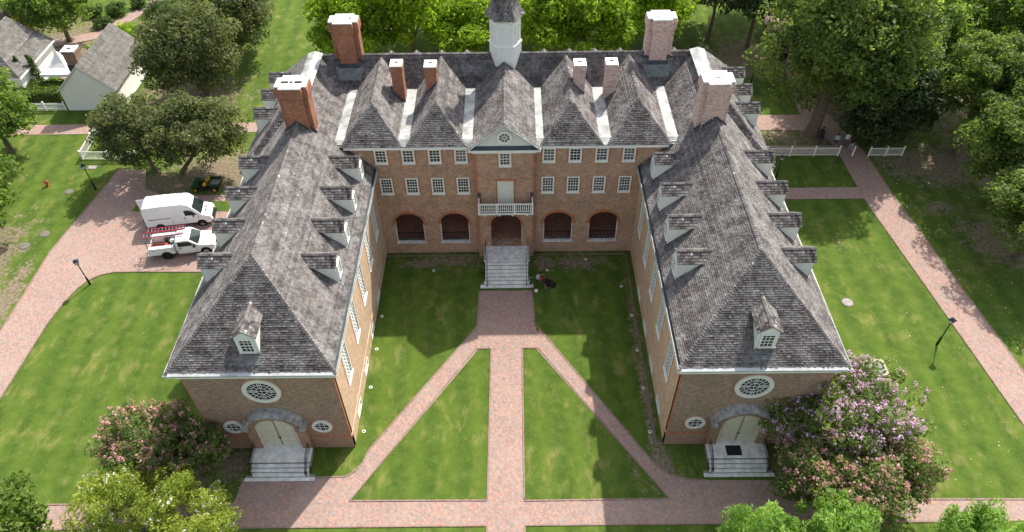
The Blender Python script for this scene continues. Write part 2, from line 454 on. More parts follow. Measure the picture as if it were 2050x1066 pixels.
# --- courtyard front walls
ux = [3.52, 5.62, 7.74, 9.92]; lx = [3.5, 5.6, 7.73, 9.85]
def front_piece(x0, x1, sg):
    holes = []
    for x in ux: holes.append(rect(AX + sg * x, 10.05, 11.42, 1.04))
    for x in lx: holes.append(rect(AX + sg * x, 6.85, 8.52, 1.06))
    for x in (4.5, 8.45): holes.append(arch(AX + sg * x, 1.3, 3.55, 1.1, 2.5))
    return wall('wall', [(x0, -.3), (x1, -.3), (x1, 11.9), (x0, 11.9)], holes, (0, D, 0), (1, 0, 0), (0, -1, 0), .42, 'brick', college)
front_piece(-11, -2.53, -1); front_piece(2.17, 11, 1)
# upper front above the wing roofs, behind the eaves corner
MB().box(-13.4, -11, D, D + .42, 8.6, 11.9).box(11, 13.4, D, D + .42, 8.6, 11.9).split('wall', 'brick', college)
BY = 19.2
wall('wall', [(-2.53, -.3), (2.17, -.3), (2.17, 11.95), (-2.53, 11.95)],
     [arch(AX - .02, 1.3, 3.85, 1.1, 2.62), rect(AX, 6.02, 8.58, 1.32), rect(AX, 10.1, 11.45, 1.0)], (0, BY, 0), (1, 0, 0), (0, -1, 0), .97, 'brick', college)
# water table and string course
p = MB()
for x0, x1, y in ((-11, -10.98 + 1.1, D), ):
    pass
segs = [(-11, AX - 9.75, D), (AX - 7.15, AX - 5.8, D), (AX - 3.2, -2.53, D), (2.17, AX + 3.2, D), (AX + 5.8, AX + 7.15, D), (AX + 9.75, 11, D)]
for x0, x1, y in segs: p.box(x0, x1, y - .06, y + .05, -.2, 1.5)
for s in (-1, 1):
    for x in (4.5, 8.45): p.box(AX + s * x - 1.302, AX + s * x + 1.302, D - .058, D + .05, -.2, 1.18)
p.box(-2.60, AX - 1.40, BY - .06, BY + .3, -.2, 1.5).box(AX + 1.37, 2.24, BY - .06, BY + .3, -.2, 1.5)
p.split('plinth', 'brick', college)
MB().box(-11, -2.53, D - .035, D + .02, 5.45, 5.72).box(2.17, 11, D - .035, D + .02, 5.45, 5.72).split('string_course', 'brick', college)
MB().box(-2.57, -2.40, BY - .012, BY + .1, 1.52, 11.9).box(2.04, 2.21, BY - .012, BY + .1, 1.52, 11.9).split('brick_quoin', 'rubbed', college)
# arcade behind the arches
M['floor_brick'] = brick('red arcade paving', (.50, .22, .15), (.42, .20, .14), (.34, .24, .18), grime_amt=.2)
MB().box(-11, 11, D + .1, D + 4.4, .9, 1.294).build('arcade_floor', 'floor_brick', college)
MB().box(-11, 11, D + 4.3, D + 4.7, 1.2, 5.5).split('wall', 'brick', college)
MB().box(-11.35, -11.002, D + .43, D + 4.29, .9, 5.5).box(11.002, 11.35, D + .43, D + 4.29, .9, 5.5).split('wall', 'brick', college)
MB().box(-11, 11, D + .42, D + 4.4, 5.5, 5.7).build('arcade_ceiling', 'cream', college)
def arch_ring(cx, zs, rise, w, y, proud=.02, thick=.24, n=16):
    m = MB()
    for k in range(n):
        t0, t1 = math.pi * k / n + .006, math.pi * (k + 1) / n - .006
        P = []
        for t, e in ((t0, 0), (t1, 0), (t1, thick), (t0, thick)):
            P.append((cx + (w / 2 + e) * math.cos(t), y - proud, zs + (rise + e) * math.sin(t)))
        m.prism(P, (0, proud + .05, 0))
    m.box(cx - .09, cx + .09, y - proud - .04, y + .05, zs + rise - .02, zs + rise + thick + .06)
    for s in (-1, 1):
        m.box(cx + s * (w / 2 + .13) - .17, cx + s * (w / 2 + .13) + .17, y - proud - .03, y + .05, zs - .16, zs - .004)
    return m
def arch_grille(cx, w, y, z0):
    g = obj('arch_railing', MB().box(cx - w / 2, cx + w / 2, y - .025, y + .025, z0 + .91, z0 + .97).box(cx - w / 2, cx + w / 2, y - .02, y + .02, z0 + .1, z0 + .13).mesh('arch_railing'), 'iron', college)
    n = 19
    for k in range(n):
        x = cx - w / 2 + w * (k + .5) / n
        bb = obj('railing_bar', bar_me, 'iron', g); bb.location = (x, y, z0 + .02)
bar_me = MB().box(-.02, .02, -.02, .02, 0, .93).mesh('railing_bar')
for s in (-1, 1):
    for x in (4.5, 8.45):
        cx = AX + s * x
        arch_ring(cx, 3.55, 1.1, 2.5, D).build('arch_surround', 'rubbed', college)
        MB().box(cx - 1.33, cx + 1.33, D - .10, D + .42, 1.20, 1.305).build('arch_sill', 'stone', college)
        MB().box(cx - 1.249, cx - 1.20, D + .02, D + .40, 1.306, 3.5).box(cx + 1.20, cx + 1.249, D + .02, D + .40, 1.306, 3.5).split('arch_jamb', 'white', college)
        arch_grille(cx, 2.4, D + .2, 1.3)
arch_ring(AX - .02, 3.85, 1.1, 2.62, BY).build('arch_surround', 'rubbed', college)
# windows of the courtyard front
WU = window_meshes(1.04, 1.37, 3, 4, .13, .035); WL = window_meshes(1.06, 1.67, 4, 5, .12, .035); WM = window_meshes(1.0, 1.35, 3, 4, .13, .035)
lint = MB().box(-.66, .66, -.022, .03, 1.675, 1.93).mesh('brick_lintel')
for s in (-1, 1):
    for x in ux: put_window(WU, college, (AX + s * x, D + .03, 10.05))
    for x in lx: put_window(WL, college, (AX + s * x, D + .03, 6.85), lintel=lint)
    # strips of rubbed brick beside the upper windows
q = MB()
for s in (-1, 1):
    for x in ux:
        for e in (-1, 1): q.box(AX + s * x + e * .59 - .06, AX + s * x + e * .59 + .06, D - .006, D + .03, 10.05, 11.42)
    for x in lx:
        for e in (-1, 1): q.box(AX + s * x + e * .59 - .05, AX + s * x + e * .59 + .05, D - .006, D + .03, 6.85, 8.52)
for e in (-1, 1): q.box(AX + e * .56 - .05, AX + e * .56 + .05, BY - .006, BY + .03, 10.1, 11.45).box(AX + e * .73 - .06, AX + e * .73 + .06, BY - .006, BY + .03, 6.02, 8.58)
q.split('brick_trim', 'rubbed', college)
put_window(WM, college, (AX, BY + .03, 10.1))
dr = MB().box(-.66, -.56, -.04, .2, 0, 2.56).box(.56, .66, -.04, .2, 0, 2.56).box(-.56, .56, -.04, .2, 2.46, 2.56).build('balcony_door', 'cream', college)
dr.location = (AX, BY, 6.02)
lf = MB().box(-.56, .56, .05, .1, 0, 2.46)
for zz in (.15, .95, 1.7):
    for xx in (-.5, .06): lf.box(xx, xx + .44, .03, .06, zz, zz + .62)
obj('door_leaf', lf.mesh('door_leaf'), 'cream', dr)
obj('brick_lintel', MB().box(-.95, .95, -.022, .03, 2.57, 2.82).mesh('brick_lintel'), 'rubbed', dr)
obj('door_handle', MB().lathe([(.035, 0), (.035, .06)], (.44, -.04, 1.05), 8, 'Y').mesh('door_handle'), 'chrome', dr)
# --- balcony
bal = MB().box(-2.42, 2.1, 18.15, BY, 5.92, 6.0).box(-2.36, 2.04, 18.2, BY, 5.80, 5.918).build('balcony', 'metal_dark', college)
obj('balcony_edge', MB().box(-2.45, 2.13, 18.1, 18.148, 5.86, 6.02).box(-2.45, -2.422, 18.15, BY, 5.86, 6.02).box(2.102, 2.13, 18.15, BY, 5.86, 6.02).mesh('balcony_edge'), 'white', bal)
obj('handrail', MB().box(-2.42, 2.1, 18.16, 18.26, 6.88, 6.96).box(-2.42, -2.32, 18.262, BY, 6.88, 6.96).box(2.0, 2.1, 18.262, BY, 6.88, 6.96)
    .box(-2.4, 2.08, 18.18, 18.24, 6.1, 6.16).mesh('handrail'), 'white', bal)
pst = MB().box(-.07, .07, -.07, .07, 0, .99).mesh('post')
for x in (-2.37, -.88, .57, 2.05):
    o = obj('post', pst, 'white', bal); o.location = (x, 18.21, 6.002)
bme = MB().lathe([(.03, 0), (.04, .05), (.028, .12), (.055, .3), (.03, .52), (.04, .72)], n=8).mesh('baluster')
for k in range(3):
    x0, x1 = [(-2.30, -.95), (-.81, .50), (.64, 1.98)][k]
    for i in range(8):
        o = obj('baluster', bme, 'white', bal); o.location = (x0 + (x1 - x0) * (i + .5) / 8, 18.21, 6.161)
for s in (-1, 1):
    for i in range(4):
        o = obj('baluster', bme, 'white', bal); o.location = (-2.37 if s < 0 else 2.05, 18.45 + .2 * i, 6.05)
for x in (-2.33, 2.01):
    o = obj('downpipe_head', MB().box(-.13, .13, -.2, 0, .75, 1.0).box(-.07, .07, -.16, 0, -.1, .748).mesh('downpipe_head'), 'metal_dark', college); o.location = (x, BY, 6.35)
for x in (-1.9, -.7, .4, 1.6): obj('bracket', MB().box(x - .08, x + .08, 18.35, BY, 5.5, 5.8).mesh('bracket'), 'white', bal)
# --- steps to the arcade
st = MB().box(-2.07, 1.77, 17.3, 19.14, 0, 1.3).build('staircase', 'grey', college)
for k in range(8):
    z1 = 1.3 - .1625 * k; y1 = 17.3 - .3 * (k - 1); hw = 1.85 + (.0 if k < 6 else (.12 if k == 6 else .42))
    if k == 0: bx = (-2.13, 1.83, 17.22, 19.13, 1.22, 1.305)
    else: bx = (-.15 - hw, -.15 + hw, y1 - .34, y1, z1 - .08, z1)
    o = obj('step', MB().box(*bx).mesh('step'), 'stone', st, bevel=.02)
    if k: obj('riser', MB().box(-.15 - hw + .03, -.15 + hw - .03, y1 - .30, y1 + .3, -.05, z1 - .081).mesh('riser'), 'grey', st)  # riser darker than the tread, strengthening the shadow line under the nosing
def stair_rail(x, parent, pts, gap, h=.95):
    m = MB(); m.tube([(x, y, z + h) for y, z in pts], .024, 6)
    bars = MB()
    for (y0, z0), (y1, z1) in zip(pts, pts[1:]):
        n = max(1, int(math.hypot(y1 - y0, z1 - z0) / gap))
        for k in range(n + 1):
            t = k / n; y = y0 + (y1 - y0) * t; z = z0 + (z1 - z0) * t
            bars.box(x - .012, x + .012, y - .012, y + .012, z, z + h)
    r = obj('stair_railing', m.mesh('stair_railing'), 'iron', parent)
    e = pts[-1]; m2 = MB().tube([(x, e[0], e[1] + h), (x, e[0] - .18, e[1] + h - .05), (x, e[0] - .22, e[1] + h - .2), (x, e[0] - .1, e[1] + h - .26)], .022, 6)
    m2.box(x - .03, x + .03, e[0] - .03, e[0] + .03, e[1], e[1] + h); bars.add(m2.v, m2.f)
    obj('railing_bars', bars.mesh('railing_bars'), 'iron', parent, kind='stuff')
for s in (-1, 1):
    stair_rail(AX + s * 1.86, st, [(19.0, 1.3), (17.35, 1.3)], .16)
    stair_rail(AX + s * 1.68, st, [(17.3, 1.25), (15.3, .2)], .3)
# --- wing and outer walls
WT = window_meshes(1.45, 3.75, 4, 9, .14, .04); WB = window_meshes(1.5, .82, 4, 2, .13, .04)
wy = [2.95, 6.65, 10.3, 13.95, 17.35]
for s in (-1, 1):
    # inner wall
    holes = [rect(y, 4.35, 8.1, 1.43) for y in wy] + [rect(y, .08, .9, 1.48) for y in wy[:4]]
    wall('wall', [(0, -.3), (D, -.3), (D, 8.9), (0, 8.9)], holes, (s * a, 0, 0), (0, 1, 0), (-s, 0, 0), .4, 'brick_side', college)
    for y in wy:
        put_window(WT, college, (s * (a + .03), y, 4.35), -s * math.pi / 2, 'white')
    for y in wy[:4]: put_window(WB, college, (s * (a + .03), y, .08), -s * math.pi / 2, 'white', sill=False)
    q = MB()
    for y in wy:
        x0 = s * a; q.box(min(x0 - s * .012, x0 + s * .03), max(x0 - s * .012, x0 + s * .03), y - .95, y + .95, 8.13, 8.42)
        for e in (-1, 1): q.box(min(x0 - s * .005, x0 + s * .03), max(x0 - s * .005, x0 + s * .03), y + e * .8 - .07, y + e * .8 + .07, 4.36, 8.12)
    q.split('brick_trim', 'rubbed', college)
    x0 = s * a
    MB().box(min(x0, x0 - s * .05), max(x0, x0 - s * .05), .02, D, 1.45, 1.56).split('string_course', 'brick_side', college)
    # outer wall, front wall
    wall('wall', [(0, -.3), (D, -.3), (D, 8.9), (0, 8.9)], [rect(y, 4.35, 8.1, 1.43) for y in wy], (s * b, 0, 0), (0, 1, 0), (s, 0, 0), .4, 'brick_side', college)
    for y in wy: put_window(WT, college, (s * (b - .03), y, 4.35), s * math.pi / 2, 'white')
    xa, xb = min(s * a, s * b), max(s * a, s * b)
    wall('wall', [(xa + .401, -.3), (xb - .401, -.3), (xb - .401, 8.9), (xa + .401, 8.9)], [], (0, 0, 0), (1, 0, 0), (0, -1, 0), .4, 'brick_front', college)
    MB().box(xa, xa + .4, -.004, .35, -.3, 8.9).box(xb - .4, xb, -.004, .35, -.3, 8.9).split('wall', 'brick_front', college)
    q = MB()
    for xx in (xa, xb - .14): q.box(xx + (-.003 if xx == xa else .06), xx + (.08 if xx == xa else .143), -.010, .12, 1.5, 8.75)
    q.box(xa - .05, s * 15.85 - 2.1, -.05, .1, 1.42, 1.54).box(s * 15.85 + 2.1, xb + .05, -.05, .1, 1.42, 1.54)
    q.split('brick_quoin', 'rubbed', college)
    # main block outer wall beyond the wing
    xo = 21.1
    wall('wall', [(D, -.3), (33.5, -.3), (33.5, 9.3), (D, 9.3)], [rect(y, 4.35, 8.1, 1.43) for y in (22.0, 25.3, 28.4, 31.4)], (s * xo, 0, 0), (0, 1, 0), (s, 0, 0), .4, 'brick', college)
    for y in (22.0, 25.3, 28.4, 31.4): put_window(WT, college, (s * (xo - .03), y, 4.35), s * math.pi / 2, 'white')
    MB().box(min(s * b, s * (xo - .41)) if False else min(s * (b - .39), s * (xo - .41)), max(s * (b - .39), s * (xo - .41)), D, D + .4, -.3, 9.3).split('wall', 'brick', college)
MB().box(-20.7, 20.7, 33.1, 33.5, -.3, 9.3).split('wall', 'brick', college)

# --- round windows, doors and steps of the wing fronts
def disc_frame(R0, R1, y0, y1, n=28):
    m = MB()
    for k in range(n):
        t0, t1 = 2 * math.pi * k / n, 2 * math.pi * (k + 1) / n
        c0, s0, c1, s1 = math.cos(t0), math.sin(t0), math.cos(t1), math.sin(t1)
        P = [(R0 * c0, y0, R0 * s0), (R1 * c0, y0, R1 * s0), (R1 * c1, y0, R1 * s1), (R0 * c1, y0, R0 * s1)]
        m.add(P + [(p[0], y1, p[2]) for p in P], [(0, 1, 2, 3), (4, 7, 6, 5), (1, 5, 6, 2), (0, 3, 7, 4)])
    return m
def round_window(R0, R1, rings, spokes, mt):
    fr = disc_frame(R0, R1, -.12, .02); mu = MB()
    for r in rings:
        d_ = disc_frame(r - mt / 2, r + mt / 2, -.085, -.045); mu.add(d_.v, d_.f)
    for k, (r0, r1, n) in enumerate(spokes):
        for i in range(n):
            th = 2 * math.pi * (i + .5) / n if k else 2 * math.pi * i / n
            c, s = math.cos(th), math.sin(th); px, pz = -s * mt / 2, c * mt / 2
            P = [(r0 * c + px, -.08, r0 * s + pz), (r0 * c - px, -.08, r0 * s - pz), (r1 * c - px, -.08, r1 * s - pz), (r1 * c + px, -.08, r1 * s + pz)]
            mu.prism(P, (0, .035, 0))
    gl = MB().lathe([(R0 + .01, -.05), (R0 + .01, .0)], n=28, ax='Y')
    ring = disc_frame(R1, R1 + .06, -.012, .02)
    return dict(frame=fr.mesh('oval_window'), muntin=mu.mesh('muntins'), pane=gl.mesh('pane'), sill=ring.mesh('brick_ring'))
RW = round_window(.95, 1.25, (.33, .64), [(0, .95, 4), (.33, .64, 12), (.64, .95, 20)], .026)
SW = round_window(.48, .70, (), [], .03)
mu = MB()
for x in (-.16, .16): mu.box(x - .015, x + .015, -.08, -.045, -.45, .45)
for z in (-.16, .16): mu.box(-.45, .45, -.083, -.042, z - .015, z + .015)
SW['muntin'] = mu.mesh('muntins')
def put_round(W, loc, name):
    o = obj(name, W['frame'], 'cream', college); o.location = loc
    obj('muntins', W['muntin'], 'white', o); obj('pane', W['pane'], 'glass', o); obj('brick_ring', W['sill'], 'rubbed', o)
for s in (-1, 1):
    put_round(RW, (s * 15.85, -.005, 7.12), 'round_window')
    for x in (12.78, 18.85): put_round(SW, (s * x, -.005, 2.88), 'round_window')
    X = s * 15.85
    wall('door_surround', [(X - 2.02, -.2), (X + 2.02, -.2), (X + 2.02, 3.5), (X + 1.7, 4.0), (X + .9, 4.6), (X, 4.85), (X - .9, 4.6), (X - 1.7, 4.0), (X - 2.02, 3.5)],
         [arch(X, .85, 3.1, 1.3, 2.75)], (0, -.5, 0), (1, 0, 0), (0, -1, 0), .5, 'brick_front', college)
    arch_ring(X, 3.1, 1.3, 2.75, -.5, .02, .2).build('arch_surround', 'brick_front', college)
    # hood moulding
    hd = MB(); n = 14; pr = []
    for k in range(n + 1):
        t = R(20) + (math.pi - R(40)) * k / n; pr.append((X + 2.05 * math.cos(t), 2.95 + 2.05 * math.sin(t)))
    for k in range(n):
        (xA, zA), (xB, zB) = pr[k], pr[k + 1]
        hd.add([(xA, -.70, zA), (xB, -.70, zB), (xB, 0, zB + .10), (xA, 0, zA + .10), (xA, -.66, zA - .2), (xB, -.66, zB - .2), (xB, 0, zB - .26), (xA, 0, zA - .26)],
               [(0, 1, 2, 3), (4, 7, 6, 5), (0, 4, 5, 1), (1, 5, 6, 2), (3, 2, 6, 7), (0, 3, 7, 4)])
    for e in (-1, 1): hd.box(X + e * 1.95 - .2, X + e * 1.95 + .2, -.8, 0, 3.40, 3.66)
    hd.split('door_hood', 'hood_stone', college) if False else hd.build('door_hood', 'hood_stone', college)
    leaf = arch(0, 0, 2.25, 1.28, 2.7)
    dm = MB().prism([(x, 0, z) for x, z in leaf], (0, .06, 0))
    do = dm.build('door', 'cream_door', college); do.location = (X, -.3, .86)
    fr = MB()
    lo = arch(0, 0, 2.25, 1.3, 2.74); li = arch(0, 0, 2.22, 1.12, 2.42)
    for k in range(len(lo) - 1):
        P = [(lo[k][0], -.12, lo[k][1]), (lo[k + 1][0], -.12, lo[k + 1][1]), (li[k + 1][0], -.12, li[k + 1][1]), (li[k][0], -.12, li[k][1])]
        fr.prism(P, (0, .12, 0))
    obj('door_frame', fr.mesh('door_frame'), 'cream_door', do)
    for e in (-1, 1):
        for z0, z1 in ((.12, .62), (.72, 1.3), (1.4, 1.95), (2.05, 2.6), (2.68, 3.0)):
            for x0, x1 in ((.06, .55), (.63, 1.1)):
                if z1 > 2.65 and x1 > .6: continue
                xx = sorted((e * x0, e * x1))
                obj('door_panel', MB().box(xx[0], xx[1], -.035, .002, z0, z1).mesh('door_panel'), 'cream_door', do, bevel=.015)
        obj('door_handle', MB().lathe([(.03, 0), (.045, -.05), (.03, -.09)], (e * .07, -.0, 1.1), 8, 'Y').mesh('door_handle'), 'iron', do)
    sc = MB().box(X - 1.98, X + 1.98, -1.5, -.52, -.05, .76).build('staircase', 'grey', college)
    for k in range(5):
        z1 = .85 - .19 * k
        if k == 0: bx = (X - 2.08, X + 2.08, -1.62, -.52, .77, .85)
        else:
            hw = 2.02 if k < 4 else 2.42; y1 = -1.62 - .24 * (k - 1); bx = (X - hw, X + hw, y1 - .27, y1, z1 - .08, z1)
        obj('step', MB().box(*bx).mesh('step'), 'stone', sc, bevel=.02)
        if k: obj('riser', MB().box(bx[0] + .03, bx[1] - .03, bx[2] + .04, y1 + .25, -.05, z1 - .081).mesh('riser'), 'grey', sc)  # grey riser tone paints in the shade below each nosing
    for e in (-1, 1): stair_rail(X + e * 1.9, sc, [(-.6, .85), (-1.55, .85), (-2.35, .15)], .15, .8)
    obj('door_seam', MB().box(-.012, .012, -.04, .01, .05, 3.4).mesh('door_seam'), 'metal_dark', do)
    obj('threshold', MB().box(X - 1.37, X + 1.37, -.55, -.24, .8, .87).mesh('threshold'), 'stone', sc)

# --- cornices and gutters
for s in (-1, 1):
    xi, xo = s * (a - OV), s * (b + OV)
    q = MB()
    x0, x1 = sorted((xi + s * .05, s * a - s * .0)); q.box(x0, x1, -.44, D, 9.12, 9.42)
    x0, x1 = sorted((s * (a - .2), s * a)); q.box(x0, x1, -.2, D, 8.72, 9.118)
    x0, x1 = sorted((xo - s * .05, s * b)); q.box(x0, x1, -.44, D, 9.12, 9.42)
    x0, x1 = sorted((s * (b + .2), s * b)); q.box(x0, x1, -.2, D, 8.72, 9.118)
    x0, x1 = sorted((s * a, s * b)); q.box(x0, x1, -.44, 0, 9.122, 9.418).box(x0, x1, -.2, 0, 8.722, 9.12)
    q.box(x0, x1, 0, D, 8.9, 9.0)
    q.split('cornice', 'white', college)
    g = MB()
    x0, x1 = sorted((xi, xi + s * .24)); g.box(x0, x1, -.5, D - .05, 9.43, 9.53)
    x0, x1 = sorted((xi, xi + s * .035)); g.box(x0, x1, -.5, D - .05, 9.532, 9.63)
    x0, x1 = sorted((xo + s * .1, xo - s * .14)); g.box(x0, x1, -.6, D - .05, 9.43, 9.53)
    g.split('gutter', 'metal_pale', college)
    x0, x1 = sorted((xi + s * .037, xi + s * .235)); MB().box(x0, x1, -.35, D - .06, 9.532, 9.565).split('gutter_trough', 'metal_dark', college)
    x0, x1 = sorted((xi, xo))
    g = MB(); g.box(x0 + .142, x1 - .142, -.62, -.3, 9.43, 9.53)
    g.add([(x0 + .2, -.36, 9.585), (x1 - .2, -.36, 9.585), (x1 - .2, -.36, 9.66), (x0 + .2, -.36, 9.66), (x0 + .2, -.6, 9.535), (x1 - .2, -.6, 9.535), (x1 - .2, -.62, 9.56), (x0 + .2, -.62, 9.56)],
          [(0, 1, 2, 3), (4, 5, 6, 7), (3, 2, 6, 7), (0, 1, 5, 4)])
    g.split('gutter', 'metal_gutter', college)
MB().box(-12.8, -2.97, 19.3, D, 11.72, 11.93).box(2.57, 12.7, 19.3, D, 11.72, 11.93).box(-12.8, -2.6, 19.55, D, 11.52, 11.718).box(2.24, 12.7, 19.55, D, 11.52, 11.718).split('cornice', 'white', college)
for s in (-1, 1):
    x0, x1 = sorted((s * 21.5, s * 21.1)); MB().box(x0, x1, 19.35, 33.9, 9.2, 9.45).split('cornice', 'white', college)
MB().box(-21.5, 21.5, 33.5, 33.9, 9.2, 9.45).split('cornice', 'white', college)

# --- roofs
def m4(s, pts): return [(s * x, y, z) for x, y, z in pts]
zi = lambda x: RZ - SL * (RX - x)          # inner plane height at |x|
zo = lambda x: RZ - SL * (x - RX)
for s in (-1, 1):
    e = a - OV; eo = b + OV; HY = 5.06
    roof_plane(m4(s, [(e + .2, -OV + .2 * (HY + OV) / (RX - e), zi(e + .2)), (e + .2, 19.70, zi(e + .2)), (RX, 19.70, RZ), (RX, HY, RZ)]), college, 'shingle', seed=11 + s)
    roof_plane(m4(s, [(13.48, 19.70, zi(13.48)), (13.48, 27.2, zi(13.48)), (15.62, 28.95, zi(15.62)), (RX, 28.95, RZ), (RX, 19.70, RZ)]), college, 'shingle', seed=13 + s)
    roof_plane(m4(s, [(eo, 19.72, EZ), (eo, -OV, EZ), (RX, HY, RZ), (RX, 24.4, RZ), (16.8, 24.4, zo(16.8))]), college, 'shingle', seed=15 + s)
    roof_plane(m4(s, [(e, -OV, EZ), (eo, -OV, EZ), (RX, HY, RZ)]), college, 'shingle', seed=17 + s)
    roof_plane(m4(s, [(21.55, 19.3, 9.56), (21.55, 33.9, 9.56), (16.7, 29.0, 14.7), (16.7, 24.2, 14.7)]), college, 'shingle', seed=19 + s)
    roof_plane(m4(s, [(21.55, 19.3, 9.56), (15.95, 19.3, 9.56), (15.95, 24.2, 14.7), (16.7, 24.2, 14.7)]), college, 'shingle', seed=21 + s)
    ridge_caps([((s * RX, HY, RZ), (s * RX, 19.0, RZ)), ((s * e, -OV, EZ), (s * RX, HY, RZ)), ((s * eo, -OV, EZ), (s * RX, HY, RZ)), ((s * 21.55, 19.3, 9.56), (s * 16.7, 24.2, 14.7))], college, 'shingle', 3 + s)
    cap = MB(); x0, x1 = 15.55, 16.2; x2 = 16.82
    cap.add(m4(s, [(x0, 23.9, 14.66), (x1, 23.9, 14.86), (x2, 23.9, 14.66), (x0, 29.1, 14.66), (x1, 29.1, 14.86), (x2, 29.1, 14.66)]), [(0, 1, 4, 3), (1, 2, 5, 4), (0, 2, 1), (3, 4, 5), (0, 3, 5, 2)])
    cap.build('ridge_cap_metal', 'metal_pale', college)
# back ridge planes
BR_Y, BR_Z, SBK = 29.0, 14.6, (14.6 - 12.3) / 1.8
roof_plane([(-13.6, 27.2, 12.3), (13.6, 27.2, 12.3), (15.9, BR_Y, BR_Z), (-15.9, BR_Y, BR_Z)], college, 'shingle', seed=31)
roof_plane([(21.55, 33.9, 9.56), (-21.55, 33.9, 9.56), (-16.7, BR_Y, BR_Z), (16.7, BR_Y, BR_Z)], college, 'shingle', seed=32)
ridge_caps([((-15.6, BR_Y, BR_Z), (15.6, BR_Y, BR_Z))], college, 'shingle', 5)
# five cross roofs over the courtyard front
for i, (xc, hw) in enumerate(((-10.6, 2.1), (-5.54, 2.04), (5.1, 2.15), (10.42, 2.18))):
    zr = 14.4; k = (zr - 12.3) / hw; W = (zr - 12.0) / k
    roof_plane([(xc - W, 19.3, 12.0), (xc + W, 19.3, 12.0), (xc, 22.0, zr)], college, 'shingle', seed=40 + i)
    for s in (-1, 1):
        roof_plane([(xc + s * W, 19.3, 12.0), (xc + s * W, 27.1, 12.0), (xc, 28.95, zr), (xc, 22.0, zr)], college, 'shingle', seed=50 + i * 2 + s)
    ridge_caps([((xc, 22, zr), (xc, 28.9, zr)), ((xc - W, 19.3, 12.0), (xc, 22, zr)), ((xc + W, 19.3, 12.0), (xc, 22, zr))], college, 'shingle', 60 + i)
PX = -.17
for s in (-1, 1):
    k = (14.3 - 12.02) / 2.76
    roof_plane([(PX + s * 2.80, 18.85, 11.99), (PX + s * 2.80, 27.1, 11.99), (PX, 28.6, 14.3), (PX, 18.85, 14.3)], college, 'shingle', seed=70 + s)
    # raking moulding
    MB().add([(PX + s * 2.82, 18.82, 11.87), (PX + s * 2.82, 19.2, 11.87), (PX, 19.2, 14.2), (PX, 18.82, 14.2), (PX + s * 2.82, 18.82, 11.97), (PX + s * 2.82, 19.2, 11.97), (PX, 19.2, 14.285), (PX, 18.82, 14.285)],
             [(0, 1, 2, 3), (4, 7, 6, 5), (0, 3, 7, 4), (0, 4, 5, 1), (1, 5, 6, 2)]).build('pediment_moulding', 'white', college)
ridge_caps([((PX, 18.9, 14.3), (PX, 28.2, 14.3))], college, 'shingle', 77)
tp = MB().prism([(PX - 2.7, 19.16, 12.0), (PX + 2.7, 19.16, 12.0), (PX, 19.16, 14.2)], (0, .1, 0)).build('pediment', 'cream', college)
for k in range(14):
    z = 12.06 + k * .15; w = 2.7 * (14.2 - z - .15) / 2.2
    if w > .15: obj('clapboard', MB().add([(PX - w, 19.125, z), (PX + w, 19.125, z), (PX + w, 19.15, z + .149), (PX - w, 19.15, z + .149), (PX - w, 19.155, z), (PX + w, 19.155, z)], [(0, 1, 2, 3), (0, 4, 5, 1)]).mesh('clapboard'), 'cream', tp)
PW = round_window(.42, .60, (.14,), [(.14, .42, 8)], .05)
o = obj('round_window', PW['frame'], 'white', college); o.location = (PX + .02, 19.10, 12.98)
obj('muntins', PW['muntin'], 'white', o); obj('pane', PW['pane'], 'glass', o)
MB().add([(PX - 2.85, 18.84, 11.93), (PX + 2.85, 18.84, 11.93), (PX + 2.5, 19.12, 12.14), (PX - 2.5, 19.12, 12.14), (PX - 2.85, 18.84, 11.905), (PX + 2.85, 18.84, 11.905), (PX + 2.5, 19.12, 11.905), (PX - 2.5, 19.12, 11.905)],
         [(0, 1, 2, 3), (0, 4, 5, 1), (1, 5, 6, 2), (3, 2, 6, 7), (0, 3, 7, 4)]).build('pediment_flashing', 'metal_dark', college)
MB().box(PX - 2.85, PX + 2.85, 18.83, 19.2, 11.72, 11.9).box(PX - 2.5, PX + 2.5, 19.0, 19.2, 11.5, 11.718).split('cornice', 'white', college)
# flat metal valleys between the roofs
for x0, x1, zf in ((-13.62, -12.62, 12.3), (-8.57, -7.5, 12.3), (-3.58, -2.45, 12.3), (2.12, 3.02, 12.3), (7.18, 8.32, 12.3), (12.53, 13.62, 12.3)):
    v = MB().box(x0, x1, 19.9, 27.3, zf - .1, zf)
    xm = (x0 + x1) / 2
    v.add([(x0, 19.9, zf), (x1, 19.9, zf), (xm + .15, 19.32, 12.0), (xm - .15, 19.32, 12.0)], [(3, 2, 1, 0)])
    vo = v.build('flat_valley', 'metal_pale', college)
    sm = MB()
    for yy in (21.4, 23.2, 25.1): sm.box(x0 + .1, x1 - .1, yy, yy + .03, zf, zf + .015)
    sm.split('metal_seam', 'metal_gutter', vo)
MB().box(-13.4, -12.4, 19.5, D + .3, 11.6, 12.15).box(12.4, 13.4, 19.5, D + .3, 11.6, 12.15).split('valley_end', 'metal_pale', college)

